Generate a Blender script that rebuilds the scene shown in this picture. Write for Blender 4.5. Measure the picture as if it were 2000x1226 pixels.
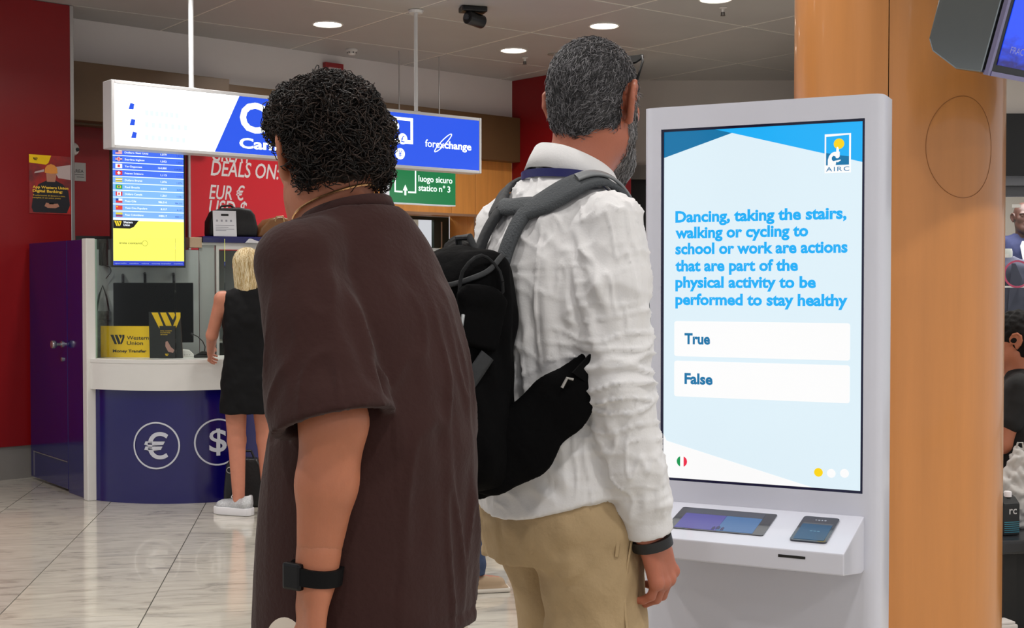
import bpy, bmesh, math, random
import numpy as np
from mathutils import Vector, Matrix
random.seed(7); np.random.seed(7)
for o in list(bpy.data.objects): bpy.data.objects.remove(o)
S = bpy.context.scene
COL = S.collection
PI = math.pi
# ------------------------------------------------------------------ camera
CAM_H, FPX, IW, IH = 1.38, 2500.0, 2000.0, 1226.0
PITCH = math.atan(58.0 / FPX)
cd = bpy.data.cameras.new('camera'); cam = bpy.data.objects.new('camera', cd); COL.objects.link(cam)
cam.location = (0, 0, CAM_H); cam.rotation_euler = (PI/2 - PITCH, 0, 0)
cd.sensor_width = 36.0; cd.lens = 36.0*FPX/IW; cd.clip_start = 0.05; cd.clip_end = 200
S.camera = cam
# ------------------------------------------------------------------ world, exposure
W = bpy.data.worlds.new('world'); S.world = W; W.use_nodes = True
W.node_tree.nodes['Background'].inputs[0].default_value = (0.93, 0.95, 1.0, 1)
W.node_tree.nodes['Background'].inputs[1].default_value = 0.50
S.view_settings.view_transform = 'Standard'; S.view_settings.look = 'None'
EXPO = 0.4
S.view_settings.exposure = EXPO; S.view_settings.gamma = 1.0; S.view_settings.use_curve_mapping = False
CEIL = 3.40
SPOT_W = 13.5          # power of each ceiling downlight

# ------------------------------------------------------------------ helpers
def ray(px, py):
    x = (px - IW/2)/FPX; u = (IH/2 - py)/FPX
    return Vector((x, math.cos(PITCH) + u*math.sin(PITCH), -math.sin(PITCH) + u*math.cos(PITCH)))
def at(px, py, Y):
    r = ray(px, py); return Vector((0, 0, CAM_H)) + r*(Y/r.y)
def on_floor(px, py, z=0.0):
    r = ray(px, py); return Vector((0, 0, CAM_H)) + r*((z - CAM_H)/r.z)
class Plane:
    """vertical plane; local x along it (to the viewer's right), local z up, local -y towards the viewer"""
    def __init__(s, o, rz, off=0.0):
        s.o = Vector((o[0], o[1], o[2] if len(o) > 2 else 0)); s.rz = rz; s.off = off
        s.x = Vector((math.cos(rz), math.sin(rz), 0)); s.n = Vector((-math.sin(rz), math.cos(rz), 0))
    def hit(s, px, py):
        r = ray(px, py); c = Vector((0, 0, CAM_H)); p0 = s.o + s.n*s.off
        t = (p0 - c).dot(s.n)/r.dot(s.n); p = c + r*t - s.o
        return (p.dot(s.x), p.z)
def lin(h):
    if isinstance(h, str):
        h = h.lstrip('#'); c = [int(h[i:i+2], 16)/255 for i in (0, 2, 4)]
    else: c = h
    return tuple((v/12.92 if v <= 0.04045 else ((v+0.055)/1.055)**2.4) for v in c)
MATS = {}
def mat(name, col, rough=0.5, metal=0.0, emit=0.0, var=0.0, vscale=6.0, bump=0.0, bscale=60.0, spec=0.5, sub=0.0, coat=0.0,
        stretch=(1, 1, 1), col2=None, sheen=0.0, emit_var=0.0):
    if name in MATS: return MATS[name]
    m = bpy.data.materials.new(name); m.use_nodes = True; nt = m.node_tree; b = nt.nodes['Principled BSDF']
    c = lin(col); b.inputs['Base Color'].default_value = (*c, 1)
    b.inputs['Roughness'].default_value = rough; b.inputs['Metallic'].default_value = metal
    b.inputs['Specular IOR Level'].default_value = spec
    if coat: b.inputs['Coat Weight'].default_value = coat; b.inputs['Coat Roughness'].default_value = 0.08
    if sheen: b.inputs['Sheen Weight'].default_value = sheen
    if sub: b.inputs['Subsurface Weight'].default_value = sub; b.inputs['Subsurface Radius'].default_value = (0.02, 0.008, 0.004); b.inputs['Subsurface Scale'].default_value = 0.4
    if emit: b.inputs['Emission Color'].default_value = (*c, 1); b.inputs['Emission Strength'].default_value = emit
    if var or bump or col2:
        tc = nt.nodes.new('ShaderNodeTexCoord'); mp = nt.nodes.new('ShaderNodeMapping'); mp.inputs['Scale'].default_value = stretch
        nt.links.new(tc.outputs['Object'], mp.inputs[0])
    if var or col2:
        n = nt.nodes.new('ShaderNodeTexNoise'); n.inputs['Scale'].default_value = vscale; n.inputs['Detail'].default_value = 5; n.inputs['Roughness'].default_value = 0.6
        nt.links.new(mp.outputs[0], n.inputs['Vector'])
        r = nt.nodes.new('ShaderNodeValToRGB'); r.color_ramp.elements[0].position = 0.3; r.color_ramp.elements[1].position = 0.7
        c2 = lin(col2) if col2 else tuple(min(1, v*(1+var)) for v in c)
        c1 = c if col2 else tuple(v*(1-var) for v in c)
        r.color_ramp.elements[0].color = (*c1, 1); r.color_ramp.elements[1].color = (*c2, 1)
        nt.links.new(n.outputs['Fac'], r.inputs[0]); nt.links.new(r.outputs[0], b.inputs['Base Color'])
        if emit: nt.links.new(r.outputs[0], b.inputs['Emission Color'])
    if bump:
        n2 = nt.nodes.new('ShaderNodeTexNoise'); n2.inputs['Scale'].default_value = bscale; n2.inputs['Detail'].default_value = 4
        nt.links.new(mp.outputs[0], n2.inputs['Vector'])
        bp = nt.nodes.new('ShaderNodeBump'); bp.inputs['Strength'].default_value = bump; bp.inputs['Distance'].default_value = 0.01
        nt.links.new(n2.outputs['Fac'], bp.inputs['Height']); nt.links.new(bp.outputs[0], b.inputs['Normal'])
    MATS[name] = m; return m
def glow(name, col, strength):          # lit print on a backlit sign or a screen
    if name in MATS: return MATS[name]
    m = bpy.data.materials.new(name); m.use_nodes = True; nt = m.node_tree; b = nt.nodes['Principled BSDF']
    c = lin(col); b.inputs['Base Color'].default_value = (*[v*0.06 for v in c], 1); b.inputs['Roughness'].default_value = 0.25
    b.inputs['Emission Color'].default_value = (*c, 1); b.inputs['Emission Strength'].default_value = strength*2**-EXPO
    MATS[name] = m; return m
def glass_mat(name, tint, refl=1.0, alpha=0.06):
    if name in MATS: return MATS[name]
    m = bpy.data.materials.new(name); m.use_nodes = True; nt = m.node_tree; nt.nodes.clear()
    out = nt.nodes.new('ShaderNodeOutputMaterial'); tr = nt.nodes.new('ShaderNodeBsdfTransparent'); gl = nt.nodes.new('ShaderNodeBsdfGlossy')
    fr = nt.nodes.new('ShaderNodeFresnel'); fr.inputs[0].default_value = 1.22
    tr.inputs[0].default_value = (*lin(tint), 1); gl.inputs['Roughness'].default_value = 0.02
    mx = nt.nodes.new('ShaderNodeMixShader'); nt.links.new(fr.outputs[0], mx.inputs[0]); nt.links.new(tr.outputs[0], mx.inputs[1]); nt.links.new(gl.outputs[0], mx.inputs[2])
    nt.links.new(mx.outputs[0], out.inputs[0]); MATS[name] = m; return m

def link(o, parent=None):
    COL.objects.link(o)
    if parent is not None: o.parent = parent
    return o
def tag(o, label=None, cat=None, group=None, kind=None):
    if label: o['label'] = label
    if cat: o['category'] = cat
    if group: o['group'] = group
    if kind: o['kind'] = kind
    return o
def empty(name, loc=(0, 0, 0), rz=0.0, label=None, cat=None, group=None, kind=None):
    o = bpy.data.objects.new(name, None); o.empty_display_size = 0.1; o.location = loc; o.rotation_euler = (0, 0, rz)
    COL.objects.link(o); return tag(o, label, cat, group, kind)
def mesh_np(name, V, F, m, parent=None, smooth=False):
    """V (n,3) array, F (m,k) int array"""
    V = np.asarray(V, np.float32); F = np.asarray(F, np.int32); me = bpy.data.meshes.new(name)
    me.vertices.add(len(V)); me.vertices.foreach_set('co', V.ravel())
    k = F.shape[1]; me.loops.add(F.size); me.loops.foreach_set('vertex_index', F.ravel())
    me.polygons.add(len(F)); me.polygons.foreach_set('loop_start', np.arange(0, F.size, k, dtype=np.int32))
    if smooth: me.polygons.foreach_set('use_smooth', np.ones(len(F), bool))
    me.update(calc_edges=True); me.validate()
    me.materials.append(m); o = bpy.data.objects.new(name, me); return link(o, parent)
class MB:
    def __init__(s): s.v = []; s.f = []; s.M = Matrix.Identity(4)
    def _add(s, vs, fs):
        b = len(s.v); s.v += [tuple(s.M @ Vector(v)) for v in vs]; s.f += [[b+i for i in f] for f in fs]; return s
    def box(s, a, b):
        x0, y0, z0 = a; x1, y1, z1 = b
        return s._add([(x0,y0,z0),(x1,y0,z0),(x1,y1,z0),(x0,y1,z0),(x0,y0,z1),(x1,y0,z1),(x1,y1,z1),(x0,y1,z1)],
                      [(3,2,1,0),(4,5,6,7),(0,1,5,4),(1,2,6,5),(2,3,7,6),(3,0,4,7)])
    def prism(s, poly, z0, z1):            # polygon in xy extruded in z
        n = len(poly)
        a = sum(poly[i][0]*poly[(i+1) % n][1]-poly[(i+1) % n][0]*poly[i][1] for i in range(n))
        if a < 0: poly = poly[::-1]
        return s._add([(p[0],p[1],z0) for p in poly]+[(p[0],p[1],z1) for p in poly],
                      [tuple(range(n-1,-1,-1)), tuple(range(n,2*n))]+[(i,(i+1)%n,n+(i+1)%n,n+i) for i in range(n)])
    def slab(s, poly, y0, y1):             # polygon in xz (seen from -y) extruded in y
        n = len(poly)
        a = sum(poly[i][0]*poly[(i+1) % n][1]-poly[(i+1) % n][0]*poly[i][1] for i in range(n))
        if a < 0: poly = poly[::-1]
        if y1 < y0: y0, y1 = y1, y0
        return s._add([(p[0],y0,p[1]) for p in poly]+[(p[0],y1,p[1]) for p in poly],
                      [tuple(range(n)), tuple(range(2*n-1,n-1,-1))]+[((i+1)%n,i,n+i,n+(i+1)%n) for i in range(n)])
    def tube(s, pts, r, n=10, caps=True):
        pts = [Vector(p) for p in pts]; rs = r if isinstance(r, (list, tuple)) else [r]*len(pts); vs = []; fs = []
        t0 = (pts[1]-pts[0]).normalized(); u = t0.orthogonal().normalized()
        for i, p in enumerate(pts):
            t = (pts[min(i+1, len(pts)-1)]-pts[max(i-1, 0)]).normalized()
            u = (u - t*u.dot(t)).normalized(); w = t.cross(u)
            for k in range(n):
                a = 2*PI*k/n; vs.append(p+u*(rs[i]*math.cos(a))+w*(rs[i]*math.sin(a)))
        for i in range(len(pts)-1):
            for k in range(n): fs.append((i*n+k, i*n+(k+1)%n, (i+1)*n+(k+1)%n, (i+1)*n+k))
        if caps: fs.append(tuple(range(n-1,-1,-1))); fs.append(tuple(range((len(pts)-1)*n, len(pts)*n)))
        return s._add(vs, fs)
    def lathe(s, prof, n=24, c=(0,0,0), axis='z'):
        vs = []; fs = []
        for r, h in prof:
            for k in range(n):
                a = 2*PI*k/n; x, y = r*math.cos(a), r*math.sin(a)
                v = {'z': (x, y, h), 'y': (x, h, -y), 'x': (h, x, y)}[axis]; vs.append((v[0]+c[0], v[1]+c[1], v[2]+c[2]))
        for i in range(len(prof)-1):
            for k in range(n): fs.append((i*n+k, i*n+(k+1)%n, (i+1)*n+(k+1)%n, (i+1)*n+k))
        fs.append(tuple(range(n-1,-1,-1))); fs.append(tuple(range((len(prof)-1)*n, len(prof)*n)))
        return s._add(vs, fs)
    def ribbon(s, L, R, t):               # strip between two polylines, given thickness along averaged normal
        L = [Vector(p) for p in L]; R = [Vector(p) for p in R]; n = len(L); vs = []; fs = []
        for i in range(n):
            d = (L[min(i+1,n-1)]-L[max(i-1,0)]); w = (R[i]-L[i]); nn = d.cross(w).normalized()*t
            vs += [L[i], R[i], R[i]+nn, L[i]+nn]
        for i in range(n-1):
            for k in range(4): fs.append((i*4+k, i*4+(k+1)%4, (i+1)*4+(k+1)%4, (i+1)*4+k))
        fs += [(3,2,1,0), tuple((n-1)*4+k for k in range(4))]
        return s._add(vs, fs)
    def build(s, name, m, parent=None, bevel=0.0, smooth=False, seg=2, recalc=True):
        me = bpy.data.meshes.new(name); me.from_pydata(s.v, [], s.f)
        bm = bmesh.new(); bm.from_mesh(me)
        if recalc: bmesh.ops.recalc_face_normals(bm, faces=bm.faces)
        if bevel:
            es = [e for e in bm.edges if e.is_manifold and e.calc_face_angle(0) > 0.6]
            bmesh.ops.bevel(bm, geom=es, offset=bevel, segments=seg, affect='EDGES', profile=0.6)
        if smooth:
            for f in bm.faces: f.smooth = True
            for e in bm.edges:
                if e.is_manifold and e.calc_face_angle(0) > 0.75: e.smooth = False
        bm.to_mesh(me); bm.free(); me.materials.append(m)
        return link(bpy.data.objects.new(name, me), parent)
def circle_pts(cx, cz, r, n=28, rz=None): return [(cx+r*math.cos(2*PI*k/n), cz+(rz or r)*math.sin(2*PI*k/n)) for k in range(n)]
def ring_mb(cx, cz, r0, r1, y0, y1, n=40):
    m = MB(); vs = []; fs = []
    for k in range(n):
        a = 2*PI*k/n
        for r, y in ((r0,y0),(r1,y0),(r1,y1),(r0,y1)): vs.append((cx+r*math.cos(a), y, cz+r*math.sin(a)))
    for k in range(n):
        j = (k+1) % n
        for q in range(4): fs.append((k*4+q, j*4+q, j*4+(q+1)%4, k*4+(q+1)%4))
    m._add(vs, fs); return m
_capH = None
def text_mesh(body, bold=0.0, shear=0.0, spacing=1.0, res=3):
    cu = bpy.data.curves.new('text', 'FONT'); cu.body = body; cu.size = 1.0; cu.offset = bold; cu.shear = shear; cu.space_character = spacing
    cu.resolution_u = res; cu.fill_mode = 'BOTH'
    o = bpy.data.objects.new('text', cu); me = bpy.data.meshes.new_from_object(o)
    V = np.empty(len(me.vertices)*3, np.float32); me.vertices.foreach_get('co', V); V = V.reshape(-1, 3)
    F = [list(p.vertices) for p in me.polygons]
    bpy.data.objects.remove(o); bpy.data.meshes.remove(me); bpy.data.curves.remove(cu); return V, F
def text(name, body, m, parent, x0, x1, zb, cap, y=0.0, bold=0.0, shear=0.0, spacing=1.0, slope=0.0, keep=None, label=None):
    """flat lettering fitted between local x0..x1, baseline zb, capital height cap, facing -y at local y"""
    global _capH
    if _capH is None:
        v, _ = text_mesh('H'); _capH = float(v[:, 1].max())
    V, F = text_mesh(body, bold, shear, spacing)
    if len(V) == 0: return None
    a, b = V[:, 0].min(), V[:, 0].max()
    sz = cap/_capH; sx = (x1-x0)/(b-a) if x1 is not None else sz*(keep or 1.0)
    P = np.zeros_like(V); P[:, 0] = x0+(V[:, 0]-a)*sx; P[:, 2] = zb+V[:, 1]*sz+slope*(P[:, 0]-x0); P[:, 1] = y
    me = bpy.data.meshes.new(name); me.from_pydata(P.tolist(), [], F); me.materials.append(m)
    o = link(bpy.data.objects.new(name, me), parent)
    if label: o['label'] = label
    return o
def panel(name, poly, m, parent, y, t=0.0006):
    return MB().slab(poly, y, y-t).build(name, m, parent)
# ------------------------------------------------------------------ materials of the place
M_white = mat('white_paint', '#cfcac6', 0.6, var=0.03, vscale=2)
M_wall_white = mat('plaster_white', '#d6d0cd', 0.7, var=0.03, vscale=1.5)
M_ceil = mat('ceiling_panel_metal', '#b0adaa', 0.42, metal=0.0, var=0.05, vscale=1.2, spec=0.4)
M_ceil_gap = mat('ceiling_grid', '#e4dfd4', 0.5)
M_red = mat('red_panel', '#80050c', 0.38, var=0.04, vscale=1.5, spec=0.4)
M_brown = mat('brown_beam', '#5d452a', 0.45, var=0.06, vscale=3)
M_orange = mat('cherry_wood', '#d08f48', 0.32, var=0.10, vscale=3.0, stretch=(6, 6, 0.5), coat=0.25)
M_grey_wall = mat('grey_wall', '#c9c2bc', 0.7, var=0.03, vscale=2)
M_base = mat('grey_skirting', '#77736f', 0.5, var=0.05, vscale=4)
M_trim = mat('brushed_aluminium', '#b9b5b2', 0.3, metal=0.8)
M_black = mat('black_plastic', '#0b0b0d', 0.35)
M_blackm = mat('black_matt', '#0a0a0b', 0.6)
M_joint = mat('dark_grout', '#3c3b39', 0.7)
M_frame_dark = mat('dark_green_frame', '#15231f', 0.35)
M_offwhite = mat('room_cream', '#d8d2c4', 0.7)

def floor_material():
    m = bpy.data.materials.new('travertine_tile'); m.use_nodes = True; nt = m.node_tree; b = nt.nodes['Principled BSDF']; L = nt.links.new
    tc = nt.nodes.new('ShaderNodeTexCoord'); oi = nt.nodes.new('ShaderNodeObjectInfo')
    mp = nt.nodes.new('ShaderNodeMapping'); mp.inputs['Scale'].default_value = (2.2, 9.0, 1.0)
    ad = nt.nodes.new('ShaderNodeVectorMath'); ad.operation = 'ADD'
    mu = nt.nodes.new('ShaderNodeVectorMath'); mu.operation = 'SCALE'; mu.inputs['Scale'].default_value = 1.0
    L(tc.outputs['Object'], ad.inputs[0]); L(oi.outputs['Location'], ad.inputs[1])
    L(ad.outputs[0], mp.inputs[0])
    n = nt.nodes.new('ShaderNodeTexNoise'); n.inputs['Scale'].default_value = 1.6; n.inputs['Detail'].default_value = 9; n.inputs['Roughness'].default_value = 0.62; n.inputs['Distortion'].default_value = 1.1
    L(mp.outputs[0], n.inputs['Vector'])
    r = nt.nodes.new('ShaderNodeValToRGB'); e = r.color_ramp.elements
    e[0].position = 0.30; e[0].color = (*lin('#989389'), 1); e[1].position = 0.72; e[1].color = (*lin('#cfcabd'), 1)
    k = e.new(0.47); k.color = (*lin('#bfbaae'), 1)
    L(n.outputs['Fac'], r.inputs[0])
    mx = nt.nodes.new('ShaderNodeMix'); mx.data_type = 'RGBA'; mx.blend_type = 'MULTIPLY'; mx.inputs['Factor'].default_value = 1.0
    rr = nt.nodes.new('ShaderNodeValToRGB'); rr.color_ramp.elements[0].color = (0.86, 0.86, 0.87, 1); rr.color_ramp.elements[1].color = (1, 0.985, 0.96, 1)
    L(oi.outputs['Random'], rr.inputs[0]); L(r.outputs[0], mx.inputs['A']); L(rr.outputs[0], mx.inputs['B'])
    L(mx.outputs['Result'], b.inputs['Base Color'])
    b.inputs['Roughness'].default_value = 0.13; b.inputs['Specular IOR Level'].default_value = 0.5
    b.inputs['Coat Weight'].default_value = 0.35; b.inputs['Coat Roughness'].default_value = 0.03
    return m
M_floor = floor_material()

# ------------------------------------------------------------------ floor
FA = math.radians(8.3)                         # tiles run 8.3 degrees off the view axis
FU = Vector((-math.sin(FA), math.cos(FA), 0)); FV = Vector((math.cos(FA), math.sin(FA), 0))
fo = on_floor(270, 1224)                       # a point on one of the dark long joints
fc = on_floor(300, 1199.4)                     # a point on a cross joint
floor = empty('floor', (0, 0, 0), 0, kind='structure')
MB().box((-9, -4, -0.10), (9, 18, -0.006)).build('screed', M_joint, floor)
tm = MB().box((0.0025, 0.0012, -0.006), (0.5975, 0.5988, 0.0)).build('floor_tile', M_floor, floor)
a0 = (fo - Vector((0, 0, 0))).dot(FV); b0 = fc.dot(FU)
a0 -= math.floor(a0/0.6)*0.6; b0 -= math.floor(b0/0.6)*0.6
cells = []
for i in range(-9, 6):
    for j in range(4, 24):
        p = FV*(a0+i*0.6) + FU*(b0+j*0.6); cells.append((p, i, j))
def seen(p):
    c = p + (FU+FV)*0.3
    return c.y > 3.6 and (abs(c.x)/c.y < 0.47) and c.y < 12.6 and not (c.x > 1.2 and c.y > 10.5)
vis = [c for c in cells if seen(c[0])]
vis.sort(key=lambda c: c[0].y); vis = vis[:298]
first = True
for p, i, j in vis:
    o = tm if first else tm.copy()
    if not first: COL.objects.link(o); o.parent = floor
    first = False
    o.location = p; o.rotation_euler = (0, 0, FA)
done = {(i, j) for _, i, j in vis}
rest = MB(); rest.M = Matrix.Rotation(FA, 4, 'Z')
for i in range(-15, 15):
    for j in range(-6, 29):
        if (i, j) in done: continue
        rest.box((a0+i*0.6+0.0025, b0+j*0.6+0.0012, -0.006), (a0+i*0.6+0.5975, b0+j*0.6+0.5988, 0))
tag(rest.build('floor_tiles_beyond', M_floor, floor), kind='stuff')

# ------------------------------------------------------------------ ceiling
ceiling = empty('ceiling', (0, 0, CEIL), 0, kind='structure')
MB().box((-9, -4, 0.004), (9, 18, 0.10)).build('slab', M_ceil_gap, ceiling)
CA = Vector((math.sin(math.radians(53)), math.cos(math.radians(53)), 0)); CB = Vector((-CA.y, CA.x, 0))
c0 = on_floor(1036, 64, CEIL); crz = math.atan2(CA.y, CA.x)
pm = MB().box((0.009, 0.009, 0.0), (1.191, 1.191, 0.018)).build('ceiling_panel', M_ceil, ceiling, bevel=0.003, seg=1)
first = True; restc = MB(); restc.M = Matrix.Rotation(crz, 4, 'Z')
ca0, cb0 = c0.dot(CA), c0.dot(CB)
for i in range(-12, 10):
    for j in range(-14, 10):
        p = c0 + CA*(1.2*i) + CB*(1.2*j); c = p + (CA+CB)*0.6
        if abs(c.x) > 8 or c.y < -3 or c.y > 17: continue
        if c.y > 6.4 and abs(c.x)/c.y < 0.5:
            o = pm if first else pm.copy()
            if not first: COL.objects.link(o); o.parent = ceiling
            first = False
            o.location = (p.x, p.y, random.uniform(0, 0.002)); o.rotation_euler = (0, 0, crz)
        else:
            restc.box((ca0+1.2*i+0.006, cb0+1.2*j+0.006, 0), (ca0+1.2*i+1.194, cb0+1.2*j+1.194, 0.018))
tag(restc.build('ceiling_panels_beyond', M_ceil, ceiling), kind='stuff')

# ------------------------------------------------------------------ walls
WA = Vector((-3.35, 9.77, 0)); wdir = Vector((0.744, 0.668, 0)).normalized(); wrz = math.atan2(wdir.y, wdir.x)
wn = Vector((wdir.y, -wdir.x, 0))              # towards the viewer
WL = (Vector((0, 12.78, 0))-WA).dot(wdir)      # run of the long wall up to the corner
PA = Plane(WA, wrz)
wall = empty('wall_back', WA, wrz, kind='structure')
MB().box((-1.5, 0.0, 3.0), (WL, 0.15, CEIL+0.01)).build('plaster_band', M_wall_white, wall)
MB().box((-1.5, -0.12, 2.585), (WL+0.0, 0.0, 3.02)).build('beam', M_brown, wall, bevel=0.004)
MB().box((-0.4, -0.26, 2.60), (1.20, -0.12, 3.035)).build('beam_box', M_brown, wall, bevel=0.004)
MB().box((-1.5, 0.0, 0), (2.05, 0.12, 2.60)).build('red_panel', M_red, wall)
x_op0, x_op1 = PA.hit(745, 470)[0], PA.hit(929, 470)[0]; z_op = PA.hit(929, 421)[1]
xs = [2.05, 2.62, x_op0]
for a, b in zip(xs[:-1], xs[1:]): MB().box((a+0.003, 0, 0), (b-0.003, 0.12, 2.60)).build('wood_panel', M_orange, wall, bevel=0.002, seg=1)
xm = PA.hit(882, 410)[0]
for a, b in ((x_op0, xm), (xm, x_op1)): MB().box((a+0.002, 0, z_op), (b-0.002, 0.12, 2.60)).build('wood_panel', M_orange, wall, bevel=0.002, seg=1)
MB().box((x_op1+0.003, 0, 0), (WL, 0.12, 2.60)).build('wood_panel', M_orange, wall, bevel=0.002, seg=1)
# deep ticket-window reveal
MB().box((x_op0-0.02, 0.121, z_op), (x_op1, 0.40, z_op+0.03)).build('reveal_head', M_orange, wall)
MB().box((x_op1, 0.121, 0), (x_op1+0.03, 0.40, z_op+0.03)).build('reveal_jamb', M_orange, wall)
MB().box((x_op0-0.03, 0.121, 0), (x_op0, 0.40, z_op+0.03)).build('reveal_jamb', M_orange, wall)
MB().box((x_op0-0.02, -0.006, z_op-0.012), (x_op1+0.02, 0.01, z_op+0.012)).build('trim_strip', mat('worn_edge', '#8d6f58', 0.4), wall)
MB().box((x_op1-0.012, -0.006, 0), (x_op1+0.012, 0.01, z_op-0.013)).build('trim_strip', MATS['worn_edge'], wall)
MB().box((x_op0-0.02, 0.121, 0.0), (x_op1, 0.42, 0.95)).build('window_ledge', M_orange, wall)
for xa, xb in ((x_op0, x_op0+0.04), (x_op1-0.19, x_op1)): MB().box((xa, 0.41, 0.95), (xb, 0.45, z_op)).build('window_post', M_frame_dark, wall)
MB().box((x_op0+0.041, 0.41, z_op-0.035), (x_op1-0.191, 0.45, z_op)).build('window_head', M_frame_dark, wall)
MB().box((x_op1-0.105, 0.405, 1.2), (x_op1-0.09, 0.41, z_op-0.05)).build('reflection_strip', M_trim, wall)  # bright strip stands in for an upright reflection on the dark post
# room behind the ticket window
MB().box((x_op0-1.2, 2.2, 0), (x_op1+1.0, 2.3, 3.0)).build('office_wall', M_offwhite, wall)
MB().box((x_op0-1.2, 0.55, 2.55), (x_op1+1.0, 2.2, 2.6)).build('office_ceiling', M_white, wall)
MB().box((x_op1-0.62, 0.9, 0), (x_op1-0.30, 1.4, 2.2)).build('office_column', mat('office_grey', '#9fb0a6', 0.6), wall)
# left red panel standing in front of the long wall, with its metal edge and skirting
pL = Vector((-3.2, 9.32, 0)); PLp = Plane(pL, wrz)
wl = empty('wall_left', pL, wrz, kind='structure')
MB().box((-3.2, 0, 0.235), (-0.005, 0.30, CEIL-0.004)).build('red_panel', M_red, wl)
MB().box((-3.2, 0.012, 0), (-0.005, 0.30, 0.235)).build('skirting', M_base, wl)
MB().box((-0.005, -0.006, 0), (0.022, 0.30, CEIL-0.004)).build('edge_trim', M_trim, wl, bevel=0.003, seg=1)
# red side wall right of the corner, grey wall behind it
rd = Vector((wn.x, wn.y, 0)); rrz = math.atan2(rd.y, rd.x)
wr = empty('wall_right', (0, 12.78, 0), rrz, kind='structure')
MB().box((0, 0, 0), (1.47, 0.15, CEIL-0.002)).build('red_panel', M_red, wr)
wg = empty('wall_far', (0, 12.75, 0), 0, kind='structure')
MB().box((0.9, 0, 2.52), (7.5, 0.2, CEIL+0.01)).build('plaster', M_grey_wall, wg)
MB().box((0.9, -0.04, 2.42), (7.5, 0.0, 2.56)).build('ledge', M_base, wg)
MB().box((0.9, 0.05, 0), (7.5, 0.2, 2.52)).build('dark_shop_front', M_blackm, wg)

# lamp light of the hall: downlights sit flush in the ceiling
M_lamp = glow('lamp_lens', '#fffaf0', 14.0)
M_lampring = mat('lamp_ring', '#e9e6e0', 0.35)
dl_label = {0: 'round white ceiling downlight left of the black ceiling camera', 1: 'round ceiling downlight near the corner of the red wall',
            2: 'round ceiling downlight above the grey-haired man', 3: 'ceiling downlight at the top edge, nearest the wooden column'}
pts = [on_floor(640, 47, CEIL), on_floor(1003, 98, CEIL), on_floor(1180, 50, CEIL), on_floor(1398, -2, CEIL)]
hidden = []
for i in range(-4, 5):
    for j in range(-7, 3):
        p = pts[2] + CA*(1.8*i) + CB*(2.4*j)
        if abs(p.x) < 5.5 and -3.0 < p.y < 8.6: hidden.append(p)
for k, p in enumerate(pts + hidden):
    o = empty('ceiling_downlight', (p.x, p.y, CEIL), 0, dl_label.get(k, 'round recessed downlight in the ceiling out of the picture'), 'ceiling light', 'recessed ceiling downlights')
    MB().lathe([(0.118, 0.006), (0.122, -0.003), (0.112, -0.008), (0.104, -0.002), (0.104, 0.006)], 32).build('rim', M_lampring, o, smooth=True)
    MB().lathe([(0.103, 0.004), (0.103, -0.001)], 32).build('lens', M_lamp, o)
    ld = bpy.data.lights.new('downlight', 'AREA'); ld.shape = 'DISK'; ld.size = 0.2; ld.energy = SPOT_W; ld.color = (1.0, 0.97, 0.935); ld.spread = math.radians(150)
    lo = bpy.data.objects.new('bulb', ld); link(lo, o); lo.location = (0, 0, -0.012)
# ------------------------------------------------------------------ quiz kiosk
KR = math.radians(-26.57); KO = Vector((0.5837, 3.0496, 0)); KP = Plane(KO, KR)
M_kw = mat('kiosk_white', '#cdced9', 0.28, var=0.015, vscale=2, coat=0.3)
k = empty('quiz_kiosk', KO, KR, 'tall white touchscreen kiosk asking a true or false question', 'kiosk')
def rounded(x0, x1, y0, y1, r, n=7):
    P = []
    for cx, cy, a0 in ((x1-r, y0+r, -90), (x1-r, y1-r, 0), (x0+r, y1-r, 90), (x0+r, y0+r, 180)):
        for q in range(n+1):
            a = math.radians(a0+90*q/n); P.append((cx+r*math.cos(a), cy+r*math.sin(a)))
    return P
def kh(px, py): return KP.hit(px, py)
sx0, sx1, sz0, sz1 = -0.243, 0.250, 0.897, 1.760
# front plate with an opening for the display, so the screen sits in a real recess
KT = 1.8145
mb = MB()
fl = [(-0.262, 0.0), (-0.276, 0.003), (-0.286, 0.012), (-0.29, 0.028), (-0.29, 0.115), (0.29, 0.115), (0.29, 0.028), (0.286, 0.012), (0.276, 0.003), (0.262, 0.0)]
mb.prism(fl[:5]+[(sx0, 0.115), (sx0, 0)], 0.0, KT); mb.prism(fl[5:]+[(sx1, 0), (sx1, 0.115)], 0.0, KT)
mb.box((sx0, 0, sz1), (sx1, 0.115, KT)); mb.box((sx0, 0, 0), (sx1, 0.115, sz0)); mb.box((sx0, 0.03, sz0), (sx1, 0.115, sz1))
mb.build('housing', M_kw, k, smooth=True)
MB().box((-0.305, -0.06, 0), (0.305, 0.20, 0.02)).build('foot_plate', M_kw, k, bevel=0.004)
mb = MB()
b_ = 0.006
mb.box((sx0, 0.004, sz0), (sx0+b_, 0.03, sz1)); mb.box((sx1-b_, 0.004, sz0), (sx1, 0.03, sz1)); mb.box((sx0+b_, 0.004, sz0), (sx1-b_, 0.03, sz0+b_)); mb.box((sx0+b_, 0.004, sz1-b_), (sx1-b_, 0.03, sz1))
mb.build('display_bezel', mat('bezel_navy', '#10143a', 0.2), k)
SE = 0.92
G_bg = glow('screen_pale_blue', '#e2f4fd', SE); G_dk = glow('screen_teal', '#0474a8', SE); G_cy = glow('screen_cyan', '#16b2fb', SE)
G_wh = glow('screen_white', '#ffffff', SE); G_ye = glow('screen_yellow', '#ffd90f', SE); G_gr = glow('screen_green', '#149a55', SE); G_rd = glow('screen_red', '#ee2b4a', SE)
ix0, ix1, iz0, iz1 = sx0+b_, sx1-b_, sz0+b_, sz1-b_
yS = 0.008
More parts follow.
